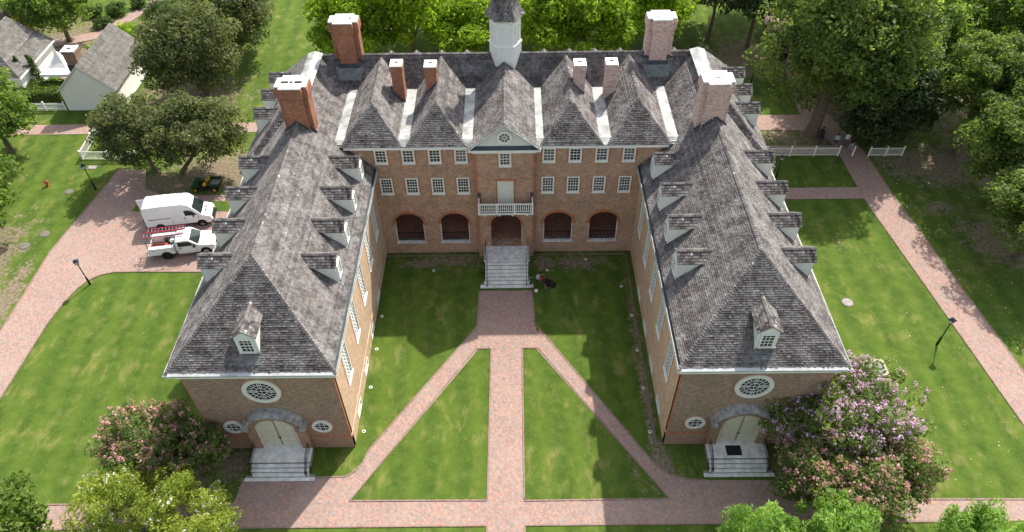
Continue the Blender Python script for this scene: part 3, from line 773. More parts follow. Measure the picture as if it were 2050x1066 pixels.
# --- dormers
WD = window_meshes(.92, 1.3, 3, 4, .09, .03)
def dormer_meshes(sl, apron=.32):
    hw, ze, zr = .62, 1.55, 2.1; bk = ze / sl
    wallm = MB()
    wallm.add([(-hw, 0, -.05), (hw, 0, -.05), (hw, 0, ze), (0, 0, zr - .03), (-hw, 0, ze), (hw, bk, ze), (-hw, bk, ze), (hw, bk, ze - .05), (-hw, bk, ze - .05), (0, zr / sl, zr - .03), (hw, .1, -.05), (-hw, .1, -.05)],
              [(0, 1, 2, 3, 4), (1, 10, 7, 5, 2), (0, 4, 6, 8, 11), (2, 5, 9, 3), (4, 3, 9, 6)])
    trim = MB()
    for e in (-1, 1):
        trim.add([(e * (hw + .14), -.13, ze - .10), (0, -.13, zr - .02), (0, -.13, zr + .045), (e * (hw + .15), -.13, ze + .0), (e * (hw + .14), 0, ze - .10), (0, 0, zr - .02)], [(0, 1, 2, 3), (0, 4, 5, 1)])
    trim.box(-hw - .02, hw + .02, -.03, 0, 1.38, 1.5).box(-hw - .02, -hw + .1, -.025, 0, 0, 1.379).box(hw - .1, hw + .02, -.025, 0, 0, 1.379)
    trim.box(-hw - .05, hw + .05, -.06, .02, -.06, .0)
    fl = MB().add([(-hw - .08, -.01, -.03), (hw + .08, -.01, -.03), (hw + .08, -apron, .04 - apron * sl), (-hw - .08, -apron, .04 - apron * sl)], [(0, 3, 2, 1)])
    quads = []; rv = []; rng = random.Random(5)
    for e in (-1, 1):
        n = 5; A = np.array((0, zr)); B = np.array((e * (hw + .16), ze - .05))
        for j in range(n):
            p0 = B + (A - B) * j / n; p1 = B + (A - B) * (j + 1) / n
            y = -.15; lim0 = max(.2, p0[1] / sl + .15); lim1 = max(.2, p1[1] / sl + .15)
            while y < lim1:
                w = rng.uniform(.11, .23); y1 = min(y + w, lim1)
                z0, z1 = p0[1], p1[1]; lf = rng.uniform(.03, .045)
                quads.append([(p0[0], y + .004, z0 + lf), (p0[0], y1 - .004, z0 + lf), (p1[0], y1 - .004, z1 + .012), (p1[0], y + .004, z1 + .012)]); rv.append(min(1, max(0, .33 + rng.gauss(0, .17))))
                quads.append([(p0[0], y + .004, z0 - .012), (p0[0], y1 - .004, z0 - .012), (p0[0], y1 - .004, z0 + lf), (p0[0], y + .004, z0 + lf)]); rv.append(.1)
                y = y1
        k = 0
    y = -.16
    while y < zr / sl:
        for e in (-1, 1):
            quads.append([(0, y, zr + .06), (0, y + .17, zr + .05), (e * .12, y + .17, zr - .035), (e * .12, y, zr - .025)]); rv.append(min(1, max(0, .55 + rng.gauss(0, .2))))
        y += .175
    sh = np_quads('dormer_shingles', np.array(quads, dtype=float), np.array(rv))
    und = MB()
    for e in (-1, 1):
        und.add([(0, -.14, zr), (e * (hw + .16), -.14, ze - .05), (e * (hw + .16), ze / sl, ze - .05), (0, zr / sl, zr), (0, -.14, zr - .05), (e * (hw + .16), -.14, ze - .1)], [(0, 1, 2, 3), (0, 4, 5, 1)])
    return wallm.mesh('dormer'), trim.mesh('dormer_trim'), fl.mesh('flashing', False), sh, und.mesh('dormer_roof')
def put_dormer(Ms, loc, rz, white='white'):
    w, t_, f, sh, und = Ms
    o = obj('dormer', w, 'white', college); o.location = loc; o.rotation_euler = (0, 0, rz)
    obj('dormer_trim', t_, 'white', o); obj('flashing', f, 'patina', o)
    obj('dormer_roof', und, 'shingle', o); obj('dormer_shingles', sh, 'shingle', o, kind='stuff')
    for nm, key, mt in (('window_frame', 'frame', 'white'), ('muntins', 'muntin', 'white')):
        p = obj(nm, WD[key], mt, o); p.location = (0, -.085, .06)
    p = obj('panes', WD['pane'], 'glass', o, kind='stuff'); p.location = (0, -.085, .06)
DM = dormer_meshes(SL); DF = dormer_meshes(.886, .62); DO = dormer_meshes(1.06)
dy = [7.07, 10.5, 14.0, 17.65]
for s in (-1, 1):
    for y in dy:
        put_dormer(DM, (s * 11.36, y, zi(11.36) + .02), -s * math.pi / 2)
        put_dormer(DM, (s * 20.25, y + .03, zo(20.25) + .02), s * math.pi / 2)
    put_dormer(DF, (s * 15.83, .52, EZ + (.52 + OV) * .886 + .02), 0)
    for y in (29.6, 26.9, 24.15): put_dormer(DO, (s * 20.7, y, 14.7 - 1.06 * 4.0 + .02), s * math.pi / 2)
for x in (3.5, 5.8, 8.1, 10.4, 15.3):
    for s in (-1, 1): put_dormer(DO, (-.1 + s * x, 33.05, 9.56 + .85 * 1.05), math.pi)

# --- chimneys
def cross_plan(x, yf, w, wp, dep, pr):
    h, k = w / 2, wp / 2
    return [(x - h, yf), (x - k, yf), (x - k, yf - pr), (x + k, yf - pr), (x + k, yf), (x + h, yf), (x + h, yf + dep), (x + k, yf + dep), (x + k, yf + dep + pr), (x - k, yf + dep + pr), (x - k, yf + dep), (x - h, yf + dep)]
def off(pl, d):
    cx = sum(p[0] for p in pl) / len(pl); cy = sum(p[1] for p in pl) / len(pl)
    return [(x + d * (1 if x > cx else -1), y + d * (1 if y > cy else -1)) for x, y in pl]
def chimney(planf, z0, z1, mat, holes, flare=.12, ft=.95):
    m = MB(); lev = [(z0, 0), (z1 - ft, 0), (z1 - ft + .002, flare * .45), (z1 - ft * .82, flare * .45), (z1 - ft * .82 + .002, flare), (z1 - ft * .1, flare), (z1 - ft * .1 + .002, flare * .6), (z1, flare * .6)]
    n = len(planf); rings = [[(x, y, z) for x, y in off(planf, d)] for z, d in lev]
    for r in rings: m.v += r
    for i in range(len(lev) - 1):
        for k in range(n): m.f.append((i * n + k, i * n + (k + 1) % n, (i + 1) * n + (k + 1) % n, (i + 1) * n + k))
    m.f.append(tuple((len(lev) - 1) * n + k for k in range(n)))
    o = m.build('chimney', mat, college)
    obj('chimney_cap', MB().prism([(x, y, z1 + .001) for x, y in off(planf, flare * .55)], (0, 0, .09)).mesh('chimney_cap'), 'cap_white', o)
    for hx, hy, hw, hd in holes:
        obj('flue', MB().box(hx - hw / 2, hx + hw / 2, hy - hd / 2, hy + hd / 2, z1 + .05, z1 + .10).mesh('flue'), 'flue', o)
    return o
for s, mat in ((-1, 'chim_red'), (1, 'chim_pale')):
    X = s * 15.75 if s < 0 else 15.62
    c = chimney(cross_plan(X, 19.45, 2.2, 1.5, 1.15, .32), 12.2, 17.35, mat, [(X - .5, 20.0, .55, .3), (X, 20.0, .22, .26), (X + .5, 20.0, .55, .3)] if s < 0 else [(X, 20.0, .4, .1)])
    fl = MB()
    for e in (-1, 1):
        for k in range(7):
            xx = X + e * (.12 + k * .17); zz = RZ - SL * abs(abs(xx) - RX); yy = 19.11 if abs(xx - X) < .72 else 19.43
            fl.box(xx - .085, xx + .085, yy - .012, yy + .02, zz - .05, zz + .24)
    obj('flashing', fl.mesh('flashing'), 'metal_dark', c, kind='stuff')
    X = -13.33 if s < 0 else 12.83
    c = chimney(cross_plan(X, 28.72, 2.25, 1.45, 1.0, .3), 13.2, 17.6, mat, [(X + .55, 29.3, .25, .22)] if s < 0 else [(X - .3, 28.95, .5, .08), (X + .3, 29.5, .5, .08)])
    obj('flashing', MB().box(X - .85, X + .85, 28.25, 28.41, 13.72, 14.02).box(X - 1.25, X - .86, 28.6, 28.71, 14.1, 14.36).box(X + .86, X + 1.25, 28.6, 28.71, 14.1, 14.36).mesh('flashing'), 'metal_dark', c, kind='stuff')
    obj('flashing_apron', MB().add([(X - 1.2, 28.3, 13.78), (X + 1.2, 28.3, 13.78), (X + .95, 27.6, 12.9), (X - .95, 27.6, 12.9)], [(0, 3, 2, 1)]).mesh('flashing_apron', False), 'patina', c)
for xc, yf, z0, z1, mat, sd in ((-8.87, 25.2, 11.9, 15.55, 'chim_red', 1), (-6.05, 24.6, 12.9, 15.8, 'chim_red', -1), (5.93, 24.65, 12.9, 15.75, 'chim_pale', 1), (8.55, 25.15, 11.9, 15.5, 'chim_pale', -1)):
    c = chimney([(xc - .46, yf), (xc + .46, yf), (xc + .46, yf + 1.05), (xc - .46, yf + 1.05)], z0, z1, mat, [(xc, yf + .6, .3, .2)], .07, .5)
    xr = {1: xc - 1.7, -1: xc + 1.7}
    fl = MB()
    for k in range(6):
        xx = xc - .40 + k * .16
        near = min((-10.6, -5.54, 5.1, 10.42), key=lambda q: abs(q - xx)); zz = 14.4 - abs(xx - near) * 1.0
        fl.box(xx - .08, xx + .08, yf - .014, yf + .01, zz - .1, zz + .2)
    obj('flashing', fl.mesh('flashing'), 'metal_dark', c, kind='stuff')

# --- cupola
CX, CY = -.05, 29.1
def hexa(r): return [(CX + r * math.cos(R(60 * k)), CY + r * math.sin(R(60 * k))) for k in range(6)]
def hex_stack(levels):
    m = MB()
    for r, z in levels: m.v += [(x, y, z) for x, y in hexa(r)]
    for i in range(len(levels) - 1):
        for k in range(6): m.f.append((i * 6 + k, i * 6 + (k + 1) % 6, i * 6 + 6 + (k + 1) % 6, i * 6 + 6 + k))
    m.f.append(tuple(range(6))[::-1]); m.f.append(tuple(len(levels) * 6 - 6 + k for k in range(6))); return m
cup = hex_stack([(1.35, 12.6), (1.35, 15.62), (1.29, 15.7), (1.29, 18.0)]).build('cupola', 'white', college)
obj('belt_moulding', hex_stack([(1.37, 15.56), (1.43, 15.6), (1.43, 15.68), (1.36, 15.72)]).mesh('belt_moulding'), 'white', cup)
obj('cupola_cornice', hex_stack([(1.36, 17.72), (1.42, 17.8), (1.55, 17.95), (1.62, 18.02)]).mesh('cupola_cornice'), 'white', cup)
prof = [(1.70, 18.06), (1.45, 18.42), (1.20, 18.85), (1.02, 19.35), (.90, 19.9), (.80, 20.5), (.70, 21.1)]
obj('cupola_roof', hex_stack([(1.71, 18.03)] + prof).mesh('cupola_roof'), 'shingle', cup)
qs = []; rv = []; rng = random.Random(9)
pz = np.array(prof); zz = np.linspace(18.06, 21.1, 26)
rr = np.interp(zz, pz[:, 1], pz[:, 0])
for i in range(len(zz) - 1):
    for k in range(6):
        c0, s0 = math.cos(R(60 * k)), math.sin(R(60 * k)); c1, s1 = math.cos(R(60 * k + 60)), math.sin(R(60 * k + 60))
        nsh = max(3, int(rr[i] / .17))
        for j in range(nsh):
            f0, f1 = j / nsh, (j + 1) / nsh
            def P(r, f, z): return (CX + r * (c0 + (c1 - c0) * f), CY + r * (s0 + (s1 - s0) * f), z)
            L = rng.uniform(.015, .035)
            qs.append([P(rr[i] + L, f0, zz[i]), P(rr[i] + L, f1 - .02, zz[i]), P(rr[i + 1] + .005, f1 - .02, zz[i + 1]), P(rr[i + 1] + .005, f0, zz[i + 1])]); rv.append(min(1, max(0, .5 + rng.gauss(0, .18))))
            qs.append([P(rr[i], f0, zz[i]), P(rr[i], f1 - .02, zz[i]), P(rr[i] + L, f1 - .02, zz[i]), P(rr[i] + L, f0, zz[i])]); rv.append(.1)
obj('cupola_shingles', np_quads('cupola_shingles', np.array(qs, dtype=float), np.array(rv)), 'shingle', cup, kind='stuff')
obj('lantern', hex_stack([(.62, 21.1), (.62, 22.6), (.85, 22.7), (.5, 23.3), (.08, 24.6)]).mesh('lantern'), 'white', cup)
obj('weather_vane', MB().tube([(CX, CY, 24.5), (CX, CY, 26.3)], .03).box(CX - .5, CX + .4, CY - .012, CY + .012, 25.7, 25.95).mesh('weather_vane'), 'iron', cup)
CWIN = window_meshes(.62, 1.55, 3, 6, .06, .03)
for k in (3.5, 5.5, .5, 2.5):
    th = 60 * k; ap = 1.29 * math.cos(R(30)) + .03
    o = obj('cupola_window', CWIN['frame'], 'white', cup); o.location = (CX + ap * math.cos(R(th)), CY + ap * math.sin(R(th)), 15.85); o.rotation_euler = (0, 0, R(th + 90))
    g = obj('cupola_panes', CWIN['pane'], 'glass', cup, kind='stuff'); g.location = o.location; g.rotation_euler = o.rotation_euler
    g = obj('cupola_muntins', CWIN['muntin'], 'white', cup); g.location = o.location; g.rotation_euler = o.rotation_euler
lv = MB()
for e in (-1, 1):
    yy = CY + e * (1.29 * math.cos(R(30)))
    y0, y1 = sorted((yy, yy + e * .05)); lv.box(CX - .42, CX - .34, y0, y1, 15.85, 17.35).box(CX + .34, CX + .42, y0, y1, 15.85, 17.35).box(CX - .339, CX + .339, y0, y1, 17.27, 17.35)
obj('louvre_frame', lv.mesh('louvre_frame'), 'white', cup)
slat = MB().add([(-.34, -.05, 0), (.34, -.05, 0), (.34, .0, .085), (-.34, .0, .085), (-.34, -.04, -.012), (.34, -.04, -.012)], [(0, 1, 2, 3), (0, 4, 5, 1)]).mesh('louvre_slat', False)
for e in (-1, 1):
    for k in range(13):
        o = obj('louvre_slat', slat, 'white', cup); o.location = (CX, CY + e * 1.29 * math.cos(R(30)), 15.88 + k * .105)
        o.rotation_euler = (0, 0, 0 if e < 0 else math.pi)

# ================================================================== GROUND
SOIL = [(-5.3, 18.5, 4.6, 1.0, .75), (4.9, 18.3, 5.2, 1.1, .7), (10.3, 6.0, .45, 13.0, .65), (10.7, -1.2, 1.5, 1.6, .7), (-34, 30.0, 3.6, 2.3, 1.0), (-29.5, 31.8, 5.5, 3.6, 1.0),
        (-36.5, 46, 6.5, 5.5, .8), (45.0, 20.5, 3.6, 3.4, 1.0), (41.0, 25.0, 2.2, 1.2, .6), (45.5, 31.5, 8.0, 3.6, 1.0), (40.5, 32.2, 4.0, 1.3, .75), (29.5, 36.6, 3.6, 2.0, .85), (32.5, 37.0, 2.2, 1.6, .9), (30, 53, 7, 5, .9), (38, 42, 4, 5, .9),
        (-43.0, 14.5, 1.2, 4.5, .9), (-45, 13.0, 2.6, 6.0, .9), (-47, 20, 3, 5, .8), (-19.6, -1.2, 1.7, 1.8, 1.0), (23, -2.5, 4.5, 3.5, .9), (-22.5, -3, 3.5, 3, .8),
        (8.9, -1.6, .6, 2.3, .3), (-54, 58, 11, 8, .9), (47, 45, 9, 9, .8), (-24, 44, 2, 2, .5), (30, 20.5, 1.0, 1.0, .3)]
t = NT('lawn grass'); P = t.pos()
n1 = t.noise(P, .22, 5, .6); n2 = t.noise(P, 1.1, 5, .62); n3 = t.noise(P, 9.0, 4, .7); n4 = t.noise(t.scale(P, (.9, .45, 1)), 1.1, 6, .66, .15)
c = t.ramp(n2, [(.30, (.040, .080, .013)), (.5, (.060, .108, .018)), (.72, (.094, .142, .028))])
n7 = t.noise(P, 24.0, 3, .7)
c = t.mix(.7, c, t.ramp(n3, [(.28, (.55, .6, .5)), (.72, (1.35, 1.28, 1.25))]), 'MULTIPLY')
c = t.mix(.6, c, t.ramp(n7, [(.3, (.6, .62, .55)), (.7, (1.35, 1.3, 1.3))]), 'MULTIPLY')
# mowing bands
sx = t.new('ShaderNodeSeparateXYZ'); t.link(P, sx.inputs[0])
nm = t.noise(t.scale(P, (.55, .07, 1)), 1.0, 3, .6)
mow = t.math('SINE', t.math('ADD', t.math('MULTIPLY', t.math('ADD', sx.outputs[0], t.math('MULTIPLY', sx.outputs[1], .06)), 2 * math.pi / 2.3), t.math('MULTIPLY', nm, 2.2)))
c = t.mix(t.math('MULTIPLY', t.math('ADD', t.math('MULTIPLY', mow, .5), .5), .30), c, (.125, .178, .026))
# straw coloured dry spots
dry = t.ramp(n4, [(.51, 0), (.70, 1)]); dryb = t.ramp(n1, [(.40, 0), (.62, 1)])
c = t.mix(t.math('MULTIPLY', t.math('MULTIPLY', dry, dryb), .62), c, (.30, .25, .10))
c = t.mix(t.math('MULTIPLY', t.ramp(n1, [(.5, 0), (.75, 1)]), .35), c, (.10, .15, .022))
mask = None
for x, y, rx, ry, k in SOIL:
    mp = t.new('ShaderNodeMapping'); mp.inputs['Location'].default_value = (-x / rx, -y / ry, 0); mp.inputs['Scale'].default_value = (1 / rx, 1 / ry, 0)
    t.link(P, mp.inputs['Vector'])
    ln = t.new('ShaderNodeVectorMath', operation='LENGTH'); t.link(mp.outputs[0], ln.inputs[0])
    v = t.math('MULTIPLY', t.math('SUBTRACT', 1.35, ln.outputs['Value']), k)
    mask = v if mask is None else t.math('MAXIMUM', mask, v)
n5 = t.noise(P, .8, 6, .7); n6 = t.noise(P, 3.5, 5, .7)
mm = t.math('ADD', mask, t.math('MULTIPLY', t.math('SUBTRACT', n5, .5), 3.0))
mm = t.math('ADD', mm, t.math('MULTIPLY', t.math('SUBTRACT', n6, .5), 2.2))
soil = t.ramp(n6, [(.3, (.10, .078, .058)), (.55, (.21, .165, .12)), (.75, (.35, .285, .205))])
c = t.mix(t.ramp(mm, [(.32, 0), (.75, .92)]), c, soil)
t.col(c); t.rough(.95); t.b.inputs['Specular IOR Level'].default_value = .1
t.bump(n3, .6, .05); M['lawn'] = t.m
lw = MB().poly([(-2500, -2500, 0), (2500, -2500, 0), (2500, 2500, 0), (-2500, 2500, 0)]).build('lawn', 'lawn'); lw['kind'] = 'structure'

def paver(name, herring=True, tint=(1, 1, 1)):
    t = NT(name); uv = t.uv(); P = t.pos()
    mp = t.new('ShaderNodeMapping'); mp.inputs['Rotation'].default_value = (0, 0, R(45)); t.link(uv, mp.inputs['Vector'])
    bt = t.new('ShaderNodeTexBrick'); bt.offset = .5
    bt.inputs['Scale'].default_value = 1; bt.inputs['Brick Width'].default_value = .21; bt.inputs['Row Height'].default_value = .105
    bt.inputs['Mortar Size'].default_value = .006; bt.inputs['Bias'].default_value = -.05
    bt.inputs['Color1'].default_value = (.40 * tint[0], .228 * tint[1], .178 * tint[2], 1); bt.inputs['Color2'].default_value = (.275 * tint[0], .195 * tint[1], .172 * tint[2], 1)
    bt.inputs['Mortar'].default_value = (.35, .29, .245, 1); t.link(mp.outputs[0] if herring else uv, bt.inputs['Vector'])
    vo = t.new('ShaderNodeTexVoronoi', feature='F1'); vo.inputs['Scale'].default_value = 7.5; t.link(P, vo.inputs['Vector'])
    vsep = t.new('ShaderNodeSeparateColor'); t.link(vo.outputs['Color'], vsep.inputs[0])
    nb = t.noise(P, .7, 5, .7)
    blue = t.ramp(t.math('ADD', t.math('MULTIPLY', vsep.outputs[0], .7), t.math('MULTIPLY', nb, .6)), [(.66, 0), (.80, 1)])
    c = t.mix(t.math('MULTIPLY', blue, .6), bt.outputs['Color'], (.225, .22, .22))
    c = t.mix(.55, c, t.ramp(vsep.outputs[1], [(0, (.66, .63, .62)), (1, (1.22, 1.2, 1.18))]), 'MULTIPLY')
    ns = t.noise(P, .35, 5, .65); nf = t.noise(P, 4, 4, .7)
    c = t.mix(t.math('MULTIPLY', t.ramp(ns, [(.45, 0), (.7, 1)]), .4), c, (.36, .28, .235))
    c = t.mix(.4, c, t.ramp(nf, [(.3, (.72, .72, .72)), (.7, (1.15, 1.15, 1.15))]), 'MULTIPLY')
    t.col(c); t.rough(.92); t.bump(t.math('ADD', t.math('MULTIPLY', bt.outputs['Fac'], -1), t.math('MULTIPLY', vsep.outputs[2], .6)), .4, .01)
    return t.m
M['paver'] = paver('brick paving'); M['paver_edge'] = paver('brick edging', False, (.72, .66, .62))
pz_ = [.004]
def path(pts, name='brick_path', mat='paver', edges=True):
    pz_[0] += .004; z = pz_[0]
    o = MB().poly([(x, y, z) for x, y in pts]).build(name, mat, fixn=False)
    if o.data.polygons[0].normal.z < 0: o.data.flip_normals()
    o['kind'] = 'structure'; return o
def edging(lines, z0=.0):
    m = MB()
    for ln in lines:
        for (xa, ya), (xb, yb) in zip(ln, ln[1:]):
            d = Vector((xb - xa, yb - ya, 0)); L = d.length; d.normalize(); n = Vector((-d.y, d.x, 0)) * .055
            k = max(1, int(L / .22))
            for i in range(k):
                p = Vector((xa, ya, 0)) + d * (L * i / k + .006); e = Vector((xa, ya, 0)) + d * (L * (i + 1) / k - .006)
                zt = .052 + random.uniform(0, .012); up = Vector((0, 0, zt))
                m.add([p - n + up, p + n + up, e + n + up, e - n + up, p - n, e - n, p + n, e + n], [(0, 3, 2, 1), (0, 4, 5, 3), (1, 2, 7, 6)])
    return m
PL0, PR0 = -1.47, 1.02
path([(PL0 - .03, -30), (PR0 + .02, -30), (PR0, -4), (PR0 + .06, 8.75), (PL0 + .06, 8.78), (PL0, -4)])
path([(-62, -5.9), (62, -5.9), (62, -4.5), (34, -4.42), (10.73, -4.16), (-10.8, -4.1), (-62, -4.2)])
path([(-2.5, 14.95), (2.04, 14.95), (2.1, 11.16), (2.45, 10.0), (2.35, 8.7), (-2.62, 8.7), (-2.75, 10.05), (-2.58, 11.2)])
dl = [(-2.75, 10.75), (-9.94, -.2), (-10.3, -1.3), (-10.75, -1.95), (-11.39, -2.31), (-13.46, -2.37), (-18.4, -2.38)]
path([(-2.35, 8.75)] + dl + [(-18.6, -4.3), (-10.9, -4.3)])
drr = [(2.45, 10.75), (9.87, -1.12), (10.4, -1.85), (11.08, -2.36), (12.38, -2.75), (13.57, -2.83), (18.3, -2.86)]
path([(2.1, 8.75)] + drr + [(18.4, -4.35), (10.9, -4.35)])
path([(-41.8, -40), (-41.8, 20.3), (-40.6, 28), (-39.95, 32.3), (-37.2, 32.2), (-36.2, 29.2), (-34.2, 28.1), (-21.1, 28.0), (-21.1, 17.45), (-28, 17.52), (-33.5, 17.66), (-35.0, 17.62), (-36.1, 17.3), (-36.9, 16.6), (-37.5, 15.5), (-38.0, 13.6), (-38.3, 11.5), (-38.6, 4.3), (-39, -40)], 'brick_drive')
path([(-90, 38.5), (-21.2, 38.6), (-21.2, 40.4), (-90, 40.35)])
path([(-46, 82), (-30.4, 71), (-27.4, 70.6), (-22, 65.6), (-15, 58.5), (-14, 60.4), (-21, 67.2), (-28.4, 73), (-44, 84)])
path([(34.2, 33.5), (34.38, 26.7), (37.3, 1.3), (38.9, -14), (41.6, -14), (39.6, 5.9), (37.4, 26.7), (37.0, 33.5), (36.2, 37), (35.3, 41), (35.3, 52), (36.5, 80), (34, 80), (33.2, 51), (32.2, 41.2), (33.2, 38), (34.1, 35)])
path([(21.4, 26.5), (34.6, 26.45), (34.5, 28.2), (21.4, 28.15)])
path([(21.4, 38.0), (33.4, 37.7), (33.3, 40.7), (21.4, 40.7)])
path([(21.4, 33.9), (34.5, 33.6), (34.3, 35.0), (28, 35.1), (21.4, 35.1)])
path([(-68, 52.6), (-52, 60), (-47, 72), (-48.5, 73), (-53.5, 61.5), (-68, 55)], 'garden_path')
path([(-53.6, 45), (-50, 45), (-50, 52), (-53.6, 52)], 'garden_path')
ed = edging([[(PL0, -4.1), (PL0 + .06, 8.7)], [(PR0, -4.1), (PR0 + .06, 8.7)], [(PL0, -30), (PL0, -6)], [(PR0, -30), (PR0, -6)], dl[:-1], drr[:-1], [(-2.62, 8.7), (PL0, 8.75)], [(PR0, 8.75), (2.35, 8.7)],
             [(-2.62, 8.7), (-10.8, -4.1), (PL0, -4.15)], [(2.35, 8.7), (10.8, -4.15), (PR0, -4.2)], [(-30, -5.92), (PL0, -5.92)], [(PR0, -5.92), (32, -5.92)], [(-2.53, 14.9), (-2.6, 11.2), (-2.75, 10.7)], [(2.06, 14.9), (2.12, 11.2), (2.45, 10.7)],
             [(-41.8, -10), (-41.8, 20.3), (-40, 32.3)], [(-21.2, 17.45), (-33.5, 17.66), (-35, 17.62), (-36.1, 17.3), (-36.9, 16.6), (-37.5, 15.5), (-38, 13.6), (-38.3, 11.5), (-38.6, 4.3), (-38.8, -10)],
             [(34.38, 26.5), (37.3, 1.3), (38.9, -14)], [(41.5, -14), (39.6, 5.9), (37.4, 26.7), (37, 33)], [(-56, -4.2), (-18.6, -4.15)], [(19, -4.25), (34, -4.42), (50, -4.5)]]).build('brick_edging', 'paver_edge'); ed['kind'] = 'stuff'
sg = path([(-36.3, 25.75), (-26.6, 25.6), (-26.6, 27.1), (-36.1, 27.0)], 'grass_strip', 'lawn')
MB().box(10.42, 10.56, -.2, 19.2, 0, .06).build('brick_kerb', 'kerb_stone').__setitem__('kind', 'structure')
MB().box(-10.9, -2.7, 19.2, 19.34, 0, .05).build('brick_kerb', 'kerb_stone').__setitem__('kind', 'structure')
MB().box(2.4, 10.4, 19.2, 19.34, 0, .05).build('brick_kerb', 'kerb_stone').__setitem__('kind', 'structure')
# scattered fallen leaves
rng = np.random.default_rng(3)
def litter(n, x0, x1, y0, y1, size):
    p = np.stack([rng.uniform(x0, x1, n), rng.uniform(y0, y1, n), np.full(n, .03)], 1)
    th = rng.uniform(0, 6.28, n); s = rng.uniform(.6, 1.4, n) * size
    a = np.stack([np.cos(th) * s, np.sin(th) * s, rng.uniform(-.02, .03, n)], 1); b_ = np.stack([-np.sin(th) * s * .6, np.cos(th) * s * .6, rng.uniform(-.02, .03, n)], 1)
    return np.stack([p + a, p + b_, p - a, p - b_], 1)
Q = np.concatenate([litter(12, -38, -21, -4, 17, .035), litter(55, 26, 39, -4, 12, .05), litter(30, -62, -42, 5, 38, .05), litter(160, 36, 52, 5, 36, .06), litter(40, 26, 37, 34, 40, .06), litter(60, 22, 34, 27, 33, .045)])
lt = obj('fallen_leaves', np_quads('fallen_leaves', Q, rng.uniform(0, 1, len(Q))), 'litter', kind='stuff')

# ================================================================== VEGETATION
def leaf_quads(cent, rad, per, size, rng, up=.35, tone=None, asp=.55, inner=.12):
    N = len(cent); n = N * per
    cc = np.repeat(cent, per, 0); rr = np.repeat(rad, per, 0)
    d = rng.normal(size=(n, 3)); d[:, 2] += .25; d /= np.linalg.norm(d, axis=1, keepdims=True)
    r = np.where(rng.random(n) < inner, rng.random(n) ** .5, rng.uniform(.75, 1.08, n))[:, None]
    p = cc + d * r * rr
    nr = d * .7 + rng.normal(size=(n, 3)) * .55; nr[:, 2] += up; nr /= np.linalg.norm(nr, axis=1, keepdims=True)
    tn = np.cross(nr, rng.normal(size=(n, 3))); tn /= np.linalg.norm(tn, axis=1, keepdims=True); bn = np.cross(nr, tn)
    s = (size * rng.uniform(.55, 1.35, n))[:, None]
    V = np.stack([p + tn * s, p + bn * s * asp, p - tn * s, p - bn * s * asp], 1)
    tn_ = np.repeat(tone if tone is not None else rng.uniform(0, 1, N), per)
    val = np.clip(.26 + .50 * tn_ + rng.normal(0, .17, n), 0, 1)
    return V, val
def crown_clumps(n, R3, c, rng, r0=.5, cut=-.75, cl=(.2, .34), zf=.72):
    pts = []
    lob = [rng.normal(size=3) for _ in range(5)]; lob = [l / np.linalg.norm(l) for l in lob]
    while len(pts) < n:
        d = rng.normal(size=3); d /= np.linalg.norm(d)
        if d[2] < cut: continue
        k = rng.uniform(r0, .92) * (1 + .16 * max(0, max(float(d @ l) for l in lob) - .55) / .45 - .07)
        pts.append(d * k)
    P = np.array(pts) * np.array(R3) + np.array(c)
    rad = rng.uniform(cl[0], cl[1], (n, 1)) * np.mean(R3) * np.array([[1, 1, zf]]) * rng.uniform(.85, 1.15, (n, 3))
    return P, rad
def trunk_mesh(h, r, clumps, rng, lean=(0, 0), nb=9, base=1.45):
    m = MB(); top = Vector((lean[0], lean[1], h))
    pts = [Vector((0, 0, -.1)), Vector((lean[0] * .05, lean[1] * .05, h * .12)), top * .5 + Vector((rng.uniform(-.1, .1), rng.uniform(-.1, .1), 0)), top]
    m.tube(pts, [r * base, r * 1.05, r * .85, r * .62], 9)
    order = rng.permutation(len(clumps))[:nb]
    for i in order:
        q = Vector(clumps[i]); s = top * rng.uniform(.62, 1.0)
        if q.z < s.z * .7: continue
        mid = s.lerp(q, .5) + Vector((rng.uniform(-.3, .3), rng.uniform(-.3, .3), rng.uniform(0, .4)))
        m.tube([s, mid, q], [r * .42, r * .26, r * .08], 6)
    return m.mesh('trunk')
LIB = {}
def make_tree(key, R3, cz, leaf, n, per, size, trunk_h, trunk_r, seed, off=(0, 0), r0=.5, cut=-.75, cl=(.2, .34), asp=.55, up=.35, flowers=None, nb=9, inner=.12, zf=.72):
    rng = np.random.default_rng(seed); rp = random.Random(seed)
    P, rad = crown_clumps(n, R3, (off[0], off[1], cz), rng, r0, cut, cl, zf)
    tone = np.clip(rng.uniform(0, 1, n), 0, 1)
    V, val = leaf_quads(P, rad, per, size, rng, up, tone, asp, inner)
    d = dict(crown=np_quads('crown', V, val), leaf=leaf, trunk=trunk_mesh(trunk_h, trunk_r, P, rng, off, nb))
    if flowers:
        mat, frac, fper, fs = flowers
        ctr = P.mean(0); dirs = P - ctr; out = np.linalg.norm(dirs / np.array(R3), axis=1)
        idx = [i for i in range(n) if out[i] > .45 and dirs[i][2] > -.5 * R3[2] and rng.random() < frac]
        fc = []; fr = []; rng2 = rng
        for i in idx:
            for k in range(rng.integers(4, 9)):
                dd = rng.normal(size=3); dd[2] = abs(dd[2]) * .8 + .2; dd /= np.linalg.norm(dd)
                fc.append(P[i] + dd * rad[i] * 1.04); fr.append([fs, fs, fs * 1.5])
        FV, fval = leaf_quads(np.array(fc), np.array(fr), fper, fs * .42, rng, .2, None, .8, .5)
        d['blossom'] = np_quads('blossom', FV, fval); d['fmat'] = mat
    LIB[key] = d
